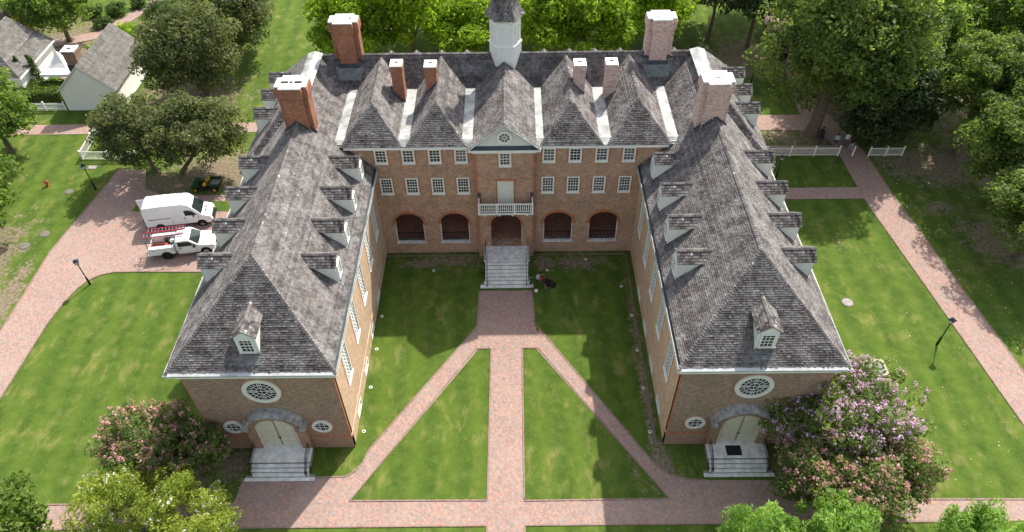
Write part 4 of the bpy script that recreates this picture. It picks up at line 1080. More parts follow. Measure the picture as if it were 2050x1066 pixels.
def tree(key, name, label, loc, rz=0, sc=1.0, group=None, cat='tree', leaf=None):
    L = LIB[key]; o = thing(name, label, cat, (loc[0], loc[1], 0), rz, group)
    o.scale = sc if isinstance(sc, tuple) else (sc,) * 3
    obj('trunk', L['trunk'], 'bark', o); cr = obj('crown', L['crown'], None, o)
    if not L['crown'].materials: L['crown'].materials.append(M[L['leaf']])
    if leaf: cr.material_slots[0].link = 'OBJECT'; cr.material_slots[0].material = M[leaf]
    if 'blossom' in L: obj('blossom', L['blossom'], L['fmat'], o, kind='stuff')
    return o
make_tree('round_dark', (5.9, 5.4, 5.0), 5.9, 'leaf_dark', 170, 150, .17, 4.2, .30, 1, cl=(.14, .26))
make_tree('twin_a', (3.9, 3.7, 3.5), 5.0, 'leaf_dark', 120, 150, .15, 3.6, .22, 2, off=(-.4, .3), cl=(.16, .28))
make_tree('twin_b', (4.7, 4.1, 3.8), 5.1, 'leaf_dark', 140, 150, .15, 3.6, .22, 3, off=(2.6, .6), cl=(.15, .27))
make_tree('broad', (5.4, 5.2, 4.6), 6.3, 'leaf_bright', 62, 210, .23, 5, .28, 4, cl=(.20, .34), r0=.35, cut=-.6)
make_tree('broad2', (4.6, 4.8, 5.2), 6.9, 'leaf_bright', 55, 210, .23, 5, .26, 5, cl=(.21, .36), r0=.35, cut=-.6)
make_tree('giant', (9.2, 7.6, 8.6), 11.8, 'leaf_oak', 260, 150, .22, 11.5, .62, 6, off=(.4, .2), cl=(.11, .2), r0=.35, nb=30, cut=-1)
make_tree('magnolia', (4.9, 4.5, 5.2), 5.0, 'leaf_mag', 150, 150, .19, 5, .3, 7, cl=(.16, .27), cut=-.95)
make_tree('wide_oak', (6.4, 6.0, 5.8), 9.2, 'leaf_oak', 170, 160, .19, 7.5, .5, 8, off=(.4, .4), cl=(.13, .23), r0=.4, nb=16)
make_tree('loose', (5.8, 5.3, 4.6), 7.2, 'leaf_mid', 150, 170, .17, 6.5, .35, 9, cl=(.15, .28), r0=.35, nb=18, cut=-.9)
make_tree('small_dark', (2.9, 2.9, 2.4), 4.9, 'leaf_dark', 60, 130, .17, 4.2, .15, 10, cl=(.22, .36))
make_tree('crape_lilac', (5.4, 4.3, 3.7), 4.1, 'leaf_crape', 150, 120, .13, 2.6, .14, 11, cl=(.12, .21), cut=-.6, flowers=('fl_purple', .85, 12, .18), asp=.5)
make_tree('crape_pink', (5.6, 3.6, 3.1), 3.3, 'leaf_crape', 160, 120, .13, 2.0, .14, 12, cl=(.12, .21), cut=-.6, flowers=('fl_pink', .9, 12, .17), asp=.5)
make_tree('crape_rose', (3.3, 3.0, 3.2), 3.5, 'leaf_crape', 100, 120, .12, 2.2, .12, 13, cl=(.14, .24), cut=-.7, flowers=('fl_pink', .95, 13, .17))
make_tree('crape_magenta', (2.3, 2.0, 2.5), 2.8, 'leaf_crape', 80, 120, .12, 2.0, .1, 14, cl=(.17, .28), cut=-.7, flowers=('fl_rose', .5, 10, .14))
make_tree('yellow_myrtle', (4.6, 2.9, 3.1), 3.4, 'leaf_yel', 120, 95, .14, 2.4, .13, 15, cl=(.12, .22), r0=.4, flowers=('fl_white', .3, 9, .13), asp=.35)
make_tree('maple', (2.8, 2.5, 3.5), 4.5, 'leaf_fresh', 95, 130, .15, 4.2, .18, 16, cl=(.10, .19), asp=.28, up=.1, zf=2.0, r0=.4)
make_tree('leafy', (4.4, 4.4, 4.0), 5.4, 'leaf_mid', 110, 140, .19, 4.6, .26, 17, cl=(.17, .28))

tree('round_dark', 'oak_tree', 'large round dark olive oak beside the white clapboard house', (-34.8, 45.9), .4)
tree('round_dark', 'oak_tree', 'dark oak rising behind the round olive oak, its top cut by the frame', (-33.4, 55.6), 2.1, .98)
tree('twin_a', 'evergreen_tree', 'left tree of the dark pair behind the white van, nearest the white fence corner', (-36.2, 32.0), 0)
tree('twin_b', 'evergreen_tree', 'right tree of the dark pair, its crown hanging over the green utility cart', (-33.2, 31.3), 0)
tree('leafy', 'garden_tree', 'mid green bushy tree in the garden behind the white houses', (-56.3, 59.0), 1.2, 1.02)
tree('leafy', 'street_tree', 'bright leafy tree at the left frame edge, standing above the red hydrant lawn', (-48.6, 22.6), .3, (1.15, 1.15, 1.05), leaf='leaf_mid')
tree('leafy', 'street_tree', 'leafy tree at the left edge whose boughs hang over the brick walk near the hedge', (-52.6, 35.6), 2.5, 1.0, leaf='leaf_mid')
tree('giant', 'oak_tree', 'giant open-crowned oak with a flared trunk beside the upper brick walk', (32.4, 37.0), 0)
tree('magnolia', 'magnolia_tree', 'dense blackish green magnolia hanging over the white rail fence', (39.3, 36.6), .5, (1.15, 1.05, 1.08))
tree('wide_oak', 'oak_tree', 'dark oak with a leaning trunk in the bare soil right of the fence', (46.2, 33.4), 1.0, (.82, .82, .92), leaf='leaf_oak')
tree('loose', 'oak_tree', 'lighter leafed oak at the right frame edge, boughs over the bare patch', (46.4, 25.6), 3.3, (1.05, 1.05, 1.05), leaf='leaf_oak')
tree('loose', 'oak_tree', 'low boughed tree at the right edge beside the curved shadow on the lawn', (45.2, 18.2), .9, (.95, .95, .78), leaf='leaf_oak')
tree('wide_oak', 'oak_tree', 'pale leafed oak filling the top right corner', (54.0, 43.5), 2.2, (1.0, 1.0, 1.05), leaf='leaf_mid')
tree('small_dark', 'holly_tree', 'small dark tree with a slim leaning trunk by the path junction', (31.4, 49.0), .3)
tree('small_dark', 'holly_tree', 'dark tree on a straight trunk in the bare ground behind the right roof hip', (29.8, 55.6), 1.9, 1.45, leaf='leaf_mag')
tree('small_dark', 'holly_tree', 'dark bushy tree beside the bright green wood behind the right chimney', (25.3, 57.5), 4.0, 1.5, leaf='leaf_mag')
grp = 'bright green trees behind the college'
back = [('broad', -18.0, 50.5, 'leftmost bright green tree, behind the back left chimney'), ('broad2', -11.0, 49.5, 'bright green tree behind the left pair of slender chimneys'),
        ('broad', -4.2, 51.0, 'bright green tree just left of the white cupola'), ('broad2', 4.0, 49.5, 'bright green tree just right of the white cupola'),
        ('broad', 11.0, 50.5, 'bright green tree behind the right pair of slender chimneys'), ('broad2', 18.2, 52.5, 'rightmost bright green tree, behind the back right chimney')]
for i, (k, x, y, lb) in enumerate(back): tree(k, 'shade_tree', lb, (x, y + (0, 1.4, -.8, .9, -.4, 1.0)[i]), i * 1.3, (1.0, 1.0, (1.0, 1.12, .86, 1.08, .9, 1.04)[i]), grp)
back2 = [(-13.5, 60, 'far bright tree in the second row, left of the back left chimney top'), (-7.0, 61, 'far bright tree in the second row, between chimney and cupola'), (.5, 60, 'far bright tree hidden by the cupola in the second row'), (8.0, 61, 'far bright tree in the second row, right of the cupola roof'),
         (15.5, 62, 'far bright tree in the second row, left of the back right chimney top'), (22.5, 63.5, 'far bright tree in the second row, right of the back right chimney top')]
for i, (x, y, lb) in enumerate(back2): tree('broad' if i % 2 else 'broad2', 'shade_tree', lb, (x, y), 2 + i * 1.7, (1.1, 1.1, (1.25, 1.0, 1.3, 1.1, 1.3, 1.05)[i]), grp, leaf='leaf_mid' if i in (2, 5) else None)
for i, (x, y, k, lb) in enumerate([(38, 53, 'wide_oak', 'green oak behind the giant oak, its crown at the top edge'), (46, 52, 'wide_oak', 'green oak at the top edge between giant oak and corner oak'), (43.5, 44.0, 'wide_oak', 'green oak right behind the dark magnolia'), (52.5, 36.0, 'loose', 'green oak at the right edge behind the leaning dark oak'), (37.5, 47.0, 'loose', 'green oak directly behind the giant oak trunk'), (34, 66, 'wide_oak', 'far oak at the top edge above the small holly')]):
    tree(k, 'oak_tree', lb, (x, y), i * 2.0, .95, leaf='leaf_mid')
tree('crape_lilac', 'crape_myrtle', 'crape myrtle with lilac blossom against the right wing front', (22.5, -.6), .2, (1.05, 1.0, 1.02), cat='flowering tree')
tree('crape_pink', 'crape_myrtle', 'wide crape myrtle with dusty pink blossom in front of the lilac one', (22.6, -4.3), 0, (1.0, 1.0, 1.0), cat='flowering tree')
tree('crape_rose', 'crape_myrtle', 'rounded crape myrtle with faded pink blossom on the left lawn corner', (-23.9, -1.6), 1, 1.0, cat='flowering tree')
tree('crape_magenta', 'crape_myrtle', 'smaller crape myrtle with magenta blossom by the left door steps', (-20.9, -1.5), 0, (.9, .9, .88), cat='flowering tree')
tree('yellow_myrtle', 'crape_myrtle', 'yellowing crape myrtle with few white blossoms, left of its yellow neighbour', (-24.1, -6.0), 0, (.72, .9, .95), cat='flowering tree')
tree('yellow_myrtle', 'crape_myrtle', 'yellowing crape myrtle with white blossoms beside the paved corner', (-19.7, -6.6), 2.2, (.78, .95, .95), cat='flowering tree')
tree('leafy', 'street_tree', 'dark glossy leafed tree in the bottom left corner', (-31.0, -8.0), 1.0, (.78, .7, .85), leaf='leaf_mid')
tree('maple', 'young_maple', 'light green maple at the bottom edge, left one under the pink myrtle', (14.9, -8.9), 0, (1.0, 1.0, .95))
tree('maple', 'young_maple', 'light green maple at the bottom edge in front of the pink myrtle', (19.3, -9.0), 1.6, (1.15, 1.0, .95))
tree('maple', 'young_maple', 'light green maple in the bottom right corner', (27.9, -9.2), 2.6, (1.05, 1.0, .88))
tree('maple', 'young_maple', 'tip of a light green maple peeping over the bottom edge, alone on the lawn', (9.4, -8.9), .8, (.4, .4, .6))

# clipped hedges and garden shrubs
def hedge(name, label, x0, x1, y0, y1, h, leaf, seed, dens=70, size=.09):
    rng = np.random.default_rng(seed); o = thing(name, label, 'hedge', ((x0 + x1) / 2, (y0 + y1) / 2, 0))
    lx, ly = (x1 - x0) / 2, (y1 - y0) / 2
    MBx = MB().box(-lx + .15, lx - .15, -ly + .15, ly - .15, 0, h - .15); obj('stems', MBx.mesh('stems'), 'leaf_dark', o)
    A = 4 * lx * ly + 4 * (lx + ly) * h; n = int(A * dens)
    f = rng.random(n) * A; p = np.empty((n, 3))
    top = f < 4 * lx * ly
    p[:, 0] = rng.uniform(-lx, lx, n); p[:, 1] = rng.uniform(-ly, ly, n); p[:, 2] = h + rng.uniform(-.12, .08, n)
    side = ~top; w = rng.integers(0, 4, n)
    zz = rng.uniform(0, h, n); p[side, 2] = zz[side]
    for k, (ax, v) in enumerate(((0, -lx), (0, lx), (1, -ly), (1, ly))):
        mk = side & (w == k); p[mk, ax] = v + rng.normal(0, .05, mk.sum())
    nr = rng.normal(size=(n, 3)) * .7; nr[:, 2] += .5; nr /= np.linalg.norm(nr, axis=1, keepdims=True)
    tn = np.cross(nr, rng.normal(size=(n, 3))); tn /= np.linalg.norm(tn, axis=1, keepdims=True); bn = np.cross(nr, tn)
    s = (size * rng.uniform(.6, 1.4, n))[:, None]
    V = np.stack([p + tn * s, p + bn * s * .6, p - tn * s, p - bn * s * .6], 1)
    obj('foliage', np_quads('foliage', V, np.clip(rng.normal(.45, .22, n), 0, 1)), leaf, o); return o
hedge('clipped_hedge', 'bright clipped hedge behind the white picket fence', -57.2, -50.9, 44.4, 47.3, 1.6, 'leaf_hedge', 1)
def shrub(name, label, x, y, r, h, leaf, seed, per=90, size=.1, group=None):
    rng = np.random.default_rng(seed); o = thing(name, label, 'shrub', (x, y, 0), 0, group)
    P, rad = crown_clumps(40, (r, r, h / 2), (0, 0, h / 2), rng, .35, -.9, (.25, .4))
    V, val = leaf_quads(P, rad, per, size, rng, .35, None, .6); obj('foliage', np_quads('foliage', V, val), leaf, o)
    obj('stem', MB().tube([(0, 0, -.05), (0, 0, h * .6)], [.07, .04], 6).mesh('stem'), 'bark', o); return o
shrub('red_maple_shrub', 'russet and gold leafed shrub above the left white roof', -63.5, 61.6, 1.9, 2.0, 'leaf_red', 2)
shrub('yellow_shrub', 'bright yellow green shrub behind the ridge of the clapboard house', -48.6, 59.0, 2.0, 2.3, 'leaf_bright', 3)
shrub('yellow_shrub', 'bright yellow green shrub beside the brick chimney of the clapboard house', -51.3, 55.6, 1.2, 1.5, 'leaf_bright', 4)
shrub('yew_shrub', 'upright green yew between clapboard house and round oak', -45.0, 56.5, 1.8, 3.6, 'leaf_box', 5)
for i, (x, y, r, h, lb) in enumerate([(-52.8, 66.3, 1.6, 1.5, 'round dark box shrub left of the garden path'), (-55.8, 66.0, 1.3, 1.3, 'round dark box shrub nearest the garden tree'), (-50.6, 68.2, 1.2, 1.2, 'round dark box shrub at the garden path end'),
                                      (-47.2, 66.4, 2.3, 1.6, 'broad dark box shrub right of the garden path'), (-43.6, 66.9, 2.0, 1.6, 'broad dark box shrub farthest right in the garden'), (-53.4, 63.0, 1.3, 1.2, 'round dark box shrub in the garden beside the fork'), (-60.6, 57.0, 2.2, 1.7, 'dark box shrub behind the left white roof'), (-58.6, 53.8, 1.6, 1.6, 'dark box shrub under the garden tree'), (-66.5, 65.5, 2.4, 2.2, 'dark box shrub in the top left corner'), (-60.5, 66.8, 2.2, 2.0, 'dark box shrub behind the russet shrub')]):
    shrub('box_shrub', lb, x, y, r, h, 'leaf_box', 20 + i, group='box shrubs of the walled garden')
shrub('garden_shrub', 'fresh green shrub inside the white fence corner', -42.3, 36.6, 1.3, 1.9, 'leaf_mid', 40)
def cypress(label, x, y, h, seed):
    rng = np.random.default_rng(seed); o = thing('cypress_tree', label, 'tree', (x, y, 0))
    n = 30; z = np.linspace(.3, h, n); P = np.stack([rng.normal(0, .06, n), rng.normal(0, .06, n), z], 1)
    r = (.42 * np.sin(np.linspace(.5, 3.0, n)) + .06)[:, None] * np.array([[1, 1, 1.2]])
    V, val = leaf_quads(P, r, 90, .08, rng); obj('crown', np_quads('crown', V, val), 'leaf_box', o)
    obj('trunk', MB().tube([(0, 0, -.05), (0, 0, h * .8)], [.07, .03], 6).mesh('trunk'), 'bark', o)
cypress('slim cypress against the white wall, left of two', -56.0, 47.7, 4.2, 1)
cypress('slim cypress against the white wall, right of two', -54.7, 48.0, 4.2, 2)

# ================================================================== NEIGHBOURING HOUSES
hs = thing('clapboard_house', 'small white clapboard house with a grey shingle gable roof and brick end chimney', 'house', (-46.6, 43.2, 0))
HW, HL, HE, HR = 3.05, 9.6, 2.75, 5.55
MB().prism([(-HW, 0, 0), (HW, 0, 0), (HW, 0, HE), (0, 0, HR - .05), (-HW, 0, HE)], (0, HL, 0)).split('wall', 'house_white', hs)
bd = MB(); z = .05
while z < HR - .2:
    w = HW + .02 if z + .15 < HE else HW * (HR - z - .15) / (HR - HE)
    w0 = HW + .02 if z < HE else HW * (HR - z) / (HR - HE)
    bd.add([(-w0, -.045, z), (w0, -.045, z), (w, -.012, z + .15), (-w, -.012, z + .15), (-w0, -.005, z), (w0, -.005, z)], [(0, 1, 2, 3), (0, 4, 5, 1)])
    if z + .15 < HE:
        for e in (-1, 1): bd.add([(e * (HW + .045), 0, z), (e * (HW + .045), HL, z), (e * (HW + .012), HL, z + .15), (e * (HW + .012), 0, z + .15)], [(0, 1, 2, 3)])
    z += .15
obj('clapboards', bd.mesh('clapboards', False), 'house_white', hs, kind='stuff')
k = (HR - HE) / HW
for e in (-1, 1):
    roof_plane([(e * (HW + .25), -.15, HE - .25 * k), (e * (HW + .25), HL + .15, HE - .25 * k), (0, HL + .15, HR), (0, -.15, HR)], hs, 'shingle_house', seed=90 + e, expo=.2, wid=.22)
    MB().add([(e * (HW + .2), -.17, HE - .3), (0, -.17, HR - .12), (0, -.17, HR), (e * (HW + .25), -.17, HE - .18), (0, -.03, HR - .12), (e * (HW + .2), -.03, HE - .3)], [(0, 1, 2, 3), (0, 5, 4, 1)]).build('rake_board', 'house_white', hs)
ridge_caps([((0, -.1, HR), (0, HL, HR))], hs, 'shingle_house', 8)
ch = chimney([(-1.35, .9), (-.1, .9), (-.1, 2.0), (-1.35, 2.0)], 3.6, 6.9, 'chim_house', [(-.7, 1.45, .4, .3)], .06, .4) if False else None
M['chim_house'] = brick('brown chimney brick', (.30, .15, .085), (.22, .14, .10), (.36, .3, .24), grime_amt=.4)
cm = MB().box(-1.35, -.05, .85, 2.05, 3.4, 6.75).box(-1.42, .02, .78, 2.12, 6.45, 6.62).build('chimney', 'chim_house', hs)
obj('chimney_cap', MB().box(-1.45, .05, .75, 2.15, 6.751, 6.87).mesh('chimney_cap'), 'cap_white', cm)
obj('flue', MB().box(-.95, -.5, 1.3, 1.6, 6.872, 6.89).mesh('flue'), 'flue', cm)
obj('flashing', MB().box(-1.4, 0.0, .8, .849, 4.2, 5.2).mesh('flashing'), 'metal_dark', cm)
h2 = thing('white_house', 'white house with a hipped grey shingle roof, cut by the left edge', 'house', (-59.2, 45.6, 0))
MB().box(-4.0, 4.0, 0, 8.2, 0, 3.0).split('wall', 'house_white', h2)
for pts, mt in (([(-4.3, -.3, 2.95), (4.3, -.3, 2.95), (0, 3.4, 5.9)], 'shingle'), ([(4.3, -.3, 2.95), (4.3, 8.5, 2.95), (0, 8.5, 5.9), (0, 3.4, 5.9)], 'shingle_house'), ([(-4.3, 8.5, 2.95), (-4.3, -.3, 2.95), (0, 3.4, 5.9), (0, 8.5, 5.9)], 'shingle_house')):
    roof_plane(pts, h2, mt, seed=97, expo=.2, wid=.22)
ridge_caps([((4.3, -.3, 2.95), (0, 3.4, 5.9)), ((0, 3.4, 5.9), (0, 8.4, 5.9))], h2, 'shingle_house', 9)
MB().box(-4.35, 4.35, -.38, -.3, 2.72, 2.92).box(4.3, 4.38, -.38, 8.5, 2.72, 2.92).build('eave_board', 'house_white', h2)
MB().prism([(-4, 8.21, 3.0), (4, 8.21, 3.0), (0, 8.21, 5.8)], (0, .15, 0)).build('gable_wall', 'house_white', h2)
WH = window_meshes(.9, 1.4, 3, 4, .09, .03)
for x in (-1.5, 1.5):
    o = obj('window', WH['frame'], 'white', h2); o.location = (x, -.01, 1.0); obj('muntins', WH['muntin'], 'white', o); obj('panes', WH['pane'], 'glass', o, kind='stuff')
dm = MB().prism([(-1, 0, 0), (1, 0, 0), (1, 0, .9), (0, 0, 1.8), (-1, 0, .9)], (0, 2.6, 0)).build('dormer', 'house_white', h2); dm.location = (-2.2, 8.3, 4.0)
for e in (-1, 1): obj('dormer_roof', MB().prism([(e * 1.2, -.2, .75), (0, -.2, 1.86), (0, -.2, 1.95), (e * 1.25, -.2, .82)], (0, 3.0, 0)).mesh('dormer_roof'), 'shingle_house', dm)
tn = thing('canopy_tent', 'white peaked canopy between the two white houses', 'canopy', (-51.6, 48.6, 0))
ap = Vector((0, 0, 4.4)); cn = [Vector((-1.9, -1.9, 2.5)), Vector((1.7, -1.9, 2.5)), Vector((1.7, 1.9, 2.5)), Vector((-1.9, 1.9, 2.5))]
m = MB()
for i in range(4):
    A, B_ = cn[i], cn[(i + 1) % 4]
    for j in range(5):
        def pt(u, w):
            base = A.lerp(B_, u); q = base.lerp(ap, w); q.z -= .7 * w * (1 - w) * 2; return q
        w0, w1 = j / 5, (j + 1) / 5
        m.add([pt(0, w0), pt(.5, w0), pt(1, w0), pt(1, w1), pt(.5, w1), pt(0, w1)], [(0, 1, 4, 5), (1, 2, 3, 4)])
    m.add([A, B_, B_ - Vector((0, 0, .3)), A - Vector((0, 0, .3))], [(0, 1, 2, 3)])
m.build('canopy_roof', 'house_white', tn)
for q in cn: obj('tent_pole', MB().tube([(q.x, q.y, 0), (q.x, q.y, 2.5)], .035).mesh('tent_pole'), 'chrome', tn)
obj('finial', MB().tube([(0, 0, 4.3), (0, 0, 4.9)], [.05, .01]).mesh('finial'), 'house_white', tn)

# ================================================================== FENCES
pick = MB().box(-.035, .035, -.012, .012, .08, 1.0).add([(-.035, -.012, 1.0), (.035, -.012, 1.0), (0, 0, 1.08)], [(0, 1, 2)]).mesh('picket')
fpost = MB().box(-.06, .06, -.06, .06, 0, 1.12).box(-.075, .075, -.075, .075, 1.121, 1.16).mesh('post')
def fence(label, pts, style, posts=None, ph=1.0, mat='cream'):
    o = thing('fence', label, 'fence', (pts[0][0], pts[0][1], 0)); ox, oy = pts[0]
    for (xa, ya), (xb, yb) in zip(pts, pts[1:]):
        L = math.hypot(xb - xa, yb - ya); an = math.atan2(yb - ya, xb - xa)
        def loc(t, n=0): return (xa - ox + (xb - xa) * t - math.sin(an) * n, ya - oy + (yb - ya) * t + math.cos(an) * n, 0)
        rails = (.25, .82) if style == 'picket' else (.16, .98)
        for z in rails:
            r = obj('rail', MB().box(0, L, -.03, .03, z - .05, z + .05).mesh('rail'), mat, o); r.location = loc(0); r.rotation_euler = (0, 0, an)
        n = int(L / .145)
        pm = MB()
        for i in range(n):
            x = L * (i + .5) / n
            if style == 'picket': pm.box(x - .04, x + .04, -.055, -.031, .06, 1.0)
            else: pm.box(x - .022, x + .022, -.02, .02, .211, .929)
        r = obj('pickets', pm.mesh('pickets'), mat, o, kind='stuff'); r.location = loc(0); r.rotation_euler = (0, 0, an)
        np_ = posts or max(2, int(L / 2.2) + 1)
        for i in range(np_):
            p = obj('post', fpost, mat, o); p.location = loc(i / (np_ - 1)); p.rotation_euler = (0, 0, an); p.scale = (1, 1, ph)
    return o
fence('white picket fence in front of the clipped hedge', [(-66.0, 43.35), (-50.0, 43.2)], 'picket', mat='house_white')
fence('cream fence corner wrapping a garden shrub beside the left lamp', [(-44.7, 40.2), (-44.4, 34.0), (-38.6, 33.9)], 'baluster')
fence('cream rail fence between right wing and the walkway gap', [(21.6, 33.36), (34.0, 33.28)], 'baluster', 6, 1.08)
fence('short cream rail fence under the dark magnolia', [(37.1, 33.15), (40.5, 33.15)], 'baluster', 3, 1.05)
gp = thing('gate_post', 'lone cream gate post standing in the brick walk gap', 'post', (35.5, 33.28, 0))
obj('shaft', fpost, 'cream', gp); obj('base_collar', MB().box(-.09, .09, -.09, .09, 0, .12).mesh('base_collar'), 'cream', gp)

# ================================================================== STREET FURNITURE
def make_lamp():
    o = thing('street_lamp', 'x', 'street lamp')
    obj('post', MB().lathe([(.05, .9), (.045, 1.6), (.04, 2.55)], n=10).mesh('post'), 'iron', o)
    obj('post_sleeve', MB().lathe([(.11, 0), (.10, .05), (.085, .85), (.06, .92)], n=10).mesh('post_sleeve'), 'iron', o)
    obj('collar', MB().lathe([(.04, 2.5), (.1, 2.56), (.1, 2.6), (.12, 2.64)], n=10).mesh('collar'), 'iron', o)
    l = obj('lantern_frame', MB().tube([(.11, .11, 2.64), (.17, .17, 3.0)], .012, 4).tube([(-.11, .11, 2.64), (-.17, .17, 3.0)], .012, 4).tube([(.11, -.11, 2.64), (.17, -.17, 3.0)], .012, 4).tube([(-.11, -.11, 2.64), (-.17, -.17, 3.0)], .012, 4).mesh('lantern_frame'), 'iron', o)
    obj('lantern_glass', MB().add([(.1, .1, 2.65), (-.1, .1, 2.65), (-.1, -.1, 2.65), (.1, -.1, 2.65), (.16, .16, 2.99), (-.16, .16, 2.99), (-.16, -.16, 2.99), (.16, -.16, 2.99)], [(0, 1, 5, 4), (1, 2, 6, 5), (2, 3, 7, 6), (3, 0, 4, 7)]).mesh('lantern_glass'), 'headlamp', l)
    obj('lantern_roof', MB().add([(.23, .23, 3.0), (-.23, .23, 3.0), (-.23, -.23, 3.0), (.23, -.23, 3.0), (.05, .05, 3.17), (-.05, .05, 3.17), (-.05, -.05, 3.17), (.05, -.05, 3.17)], [(0, 1, 5, 4), (1, 2, 6, 5), (2, 3, 7, 6), (3, 0, 4, 7), (4, 5, 6, 7), (3, 2, 1, 0)]).lathe([(.03, 3.17), (.04, 3.2), (.015, 3.27)], n=8).mesh('lantern_roof'), 'lampblue', o)
    return o
M['lampblue'] = simple('dark blue enamel', (.02, .028, .055), .4, .2)
lamp0 = make_lamp(); lamp0.rotation_euler = (0, 0, .5)
lamps = [(-36.5, 16.2, 'black lantern post at the rounded drive corner, in front of the white truck'), (-41.1, 29.1, 'black lantern post on the lawn between hydrant and cream fence corner'), (34.1, 8.7, 'black lantern post on the right lawn beside the long brick path'),
         (26.6, 29.5, 'black lantern post close behind the right wing dormers, in front of the rail fence'), (28.2, 46.9, 'black lantern post on the shaded lawn behind the right end dormers')]
for i, (x, y, lb) in enumerate(lamps):
    o = lamp0 if i == 0 else copy_tree(lamp0)
    o.location = (x, y, 0); o['label'] = lb; o['group'] = 'black lantern posts'; o.scale = (1, 1, (.95, 1.0, 1.0, .95, .95)[i])
hy = thing('fire_hydrant', 'red fire hydrant on the left lawn near the leafy tree', 'fire hydrant', (-46.2, 29.8, 0))
obj('barrel', MB().lathe([(.16, 0), (.16, .06), (.12, .07), (.115, .5), (.15, .52), (.15, .56), (.12, .6), (.07, .72), (.03, .76)], n=14).mesh('barrel'), 'hydrant', hy, smooth=False)
for ang in (0, 90, 180): 
    c = obj('nozzle', MB().lathe([(.06, .1), (.06, .2), (.075, .2), (.075, .24), (.03, .25)], n=10, ax='X').mesh('nozzle'), 'hydrant', hy); c.location = (0, 0, .4); c.rotation_euler = (0, 0, R(ang))
obj('top_nut', MB().lathe([(.03, .76), (.03, .82)], n=5).mesh('top_nut'), 'hydrant', hy)
def cover(label, x, y, r, square=False):
    o = thing('utility_cover', label, 'manhole cover', (x, y, 0), 0, 'utility covers in the lawns')
    if square:
        obj('lid', MB().box(-r, r, -r * .6, r * .6, .0, .045).mesh('lid'), 'grey', o); obj('rim', MB().box(-r - .06, r + .06, -r * .6 - .06, r * .6 + .06, 0, .03).mesh('rim'), 'cover', o)
    else:
        obj('lid', MB().lathe([(r, 0), (r, .05), (r * .9, .055)], n=24).mesh('lid'), 'grey' if 'pale' in label else 'cover', o); obj('rim', MB().lathe([(r + .07, 0), (r + .07, .035)], n=24).mesh('rim'), 'cover', o)
        for e in (-1, 1): obj('lift_hole', MB().lathe([(.035, .05), (.035, .058)], (e * r * .55, 0, 0), 8).mesh('lift_hole'), 'black', o)
cover('round cover in the left lawn right of the red hydrant', -43.7, 28.85, .33)
cover('round cover in the left lawn beside the leafy tree crown, nearest the drive', -43.35, 22.7, .38)
cover('round cover in the shaded soil under the left leafy tree', -44.5, 21.1, .40)
cover('large pale round cover on the lawn right of the right wing', 28.45, 13.2, .42)
cover('flat rectangular cover in the grass in front of the cream fence corner', -42.9, 32.7, .40, True)
aw = thing('areaway_grate', 'stone rimmed metal grate beside the right wing corner', 'grate', (28.0, 6.4, 0))
obj('rim', MB().box(-1.15, 1.15, -.75, -.6, 0, .12).box(-1.15, 1.15, .6, .75, 0, .12).box(-1.15, -1.0, -.599, .599, 0, .12).box(1.0, 1.15, -.599, .599, 0, .12).mesh('rim'), 'stone_tan', aw) if False else None
M['stone_tan'] = simple('tan stone', (.50, .42, .32), .85, .15)
for bx in ((-1.2, 1.2, -.8, -.62), (-1.2, 1.2, .62, .8), (-1.2, -1.02, -.619, .619), (1.02, 1.2, -.619, .619)): obj('rim_stone', MB().box(*bx, 0, .13).mesh('rim_stone'), 'stone_tan', aw)
obj('pit', MB().box(-1.02, 1.02, -.62, .62, 0, .03).mesh('pit'), 'metal_dark', aw)
gb = MB().box(-.012, .012, -.61, .61, .05, .10).mesh('grate_bar')
for k in range(30): o = obj('grate_bar', gb, 'metal_gutter', aw); o.location = (-.98 + k * 1.96 / 29, 0, 0)
up_m = MB().lathe([(.13, 0), (.13, .05), (.085, .055), (.08, .03)], n=16).mesh('trim_ring'); up_l = MB().lathe([(.078, 0), (.078, .033)], n=12).mesh('lens')
row = {(-1, 0): 'nearest the apron', (-1, 1): 'second', (-1, 2): 'third', (-1, 3): 'closest to the wing front corner'}
ordw = ['farthest from the camera', 'second farthest from the camera', 'second nearest the camera', 'nearest the camera']
for s, X, ys in ((-1, -10.55, (12.2, 8.75, 5.1, 1.25)), (1, 10.2, (12.0, 8.4, 4.8, 1.0))):
    for i, y in enumerate(ys):
        o = thing('ground_uplight', 'white rimmed ground light by the %s wing wall, %s' % ('left' if s < 0 else 'right', ordw[i]), 'ground light', (X, y, 0), 0, 'ground lights along the wing walls')
        obj('trim_ring', up_m, 'white', o); obj('lens', up_l, 'black', o)
for x, y, lb in ((-6.6, 17.4, 'dark rimmed ground light in the worn grass left of the steps'), (3.4, 17.3, 'dark rimmed ground light in the worn grass just right of the steps'), (6.9, 18.6, 'dark ground light under the right arches'), (9.7, 15.3, 'pale ground light in the shaded grass by the right corner')):
    o = thing('ground_uplight', lb, 'ground light', (x, y, 0), 0, 'ground lights along the front wall'); obj('trim_ring', up_m, 'grey' if 'pale' not in lb else 'white', o); obj('lens', up_l, 'black', o)
mt = thing('door_mat', 'black door mat on the right wing landing', 'mat', (15.62, -1.05, .853))
obj('pad', MB().box(-.52, .52, -.38, .38, .001, .02).mesh('pad'), 'black', mt); obj('border', MB().box(-.52, .52, -.38, -.33, .021, .026).box(-.52, .52, .33, .38, .021, .026).mesh('border'), 'black', mt)

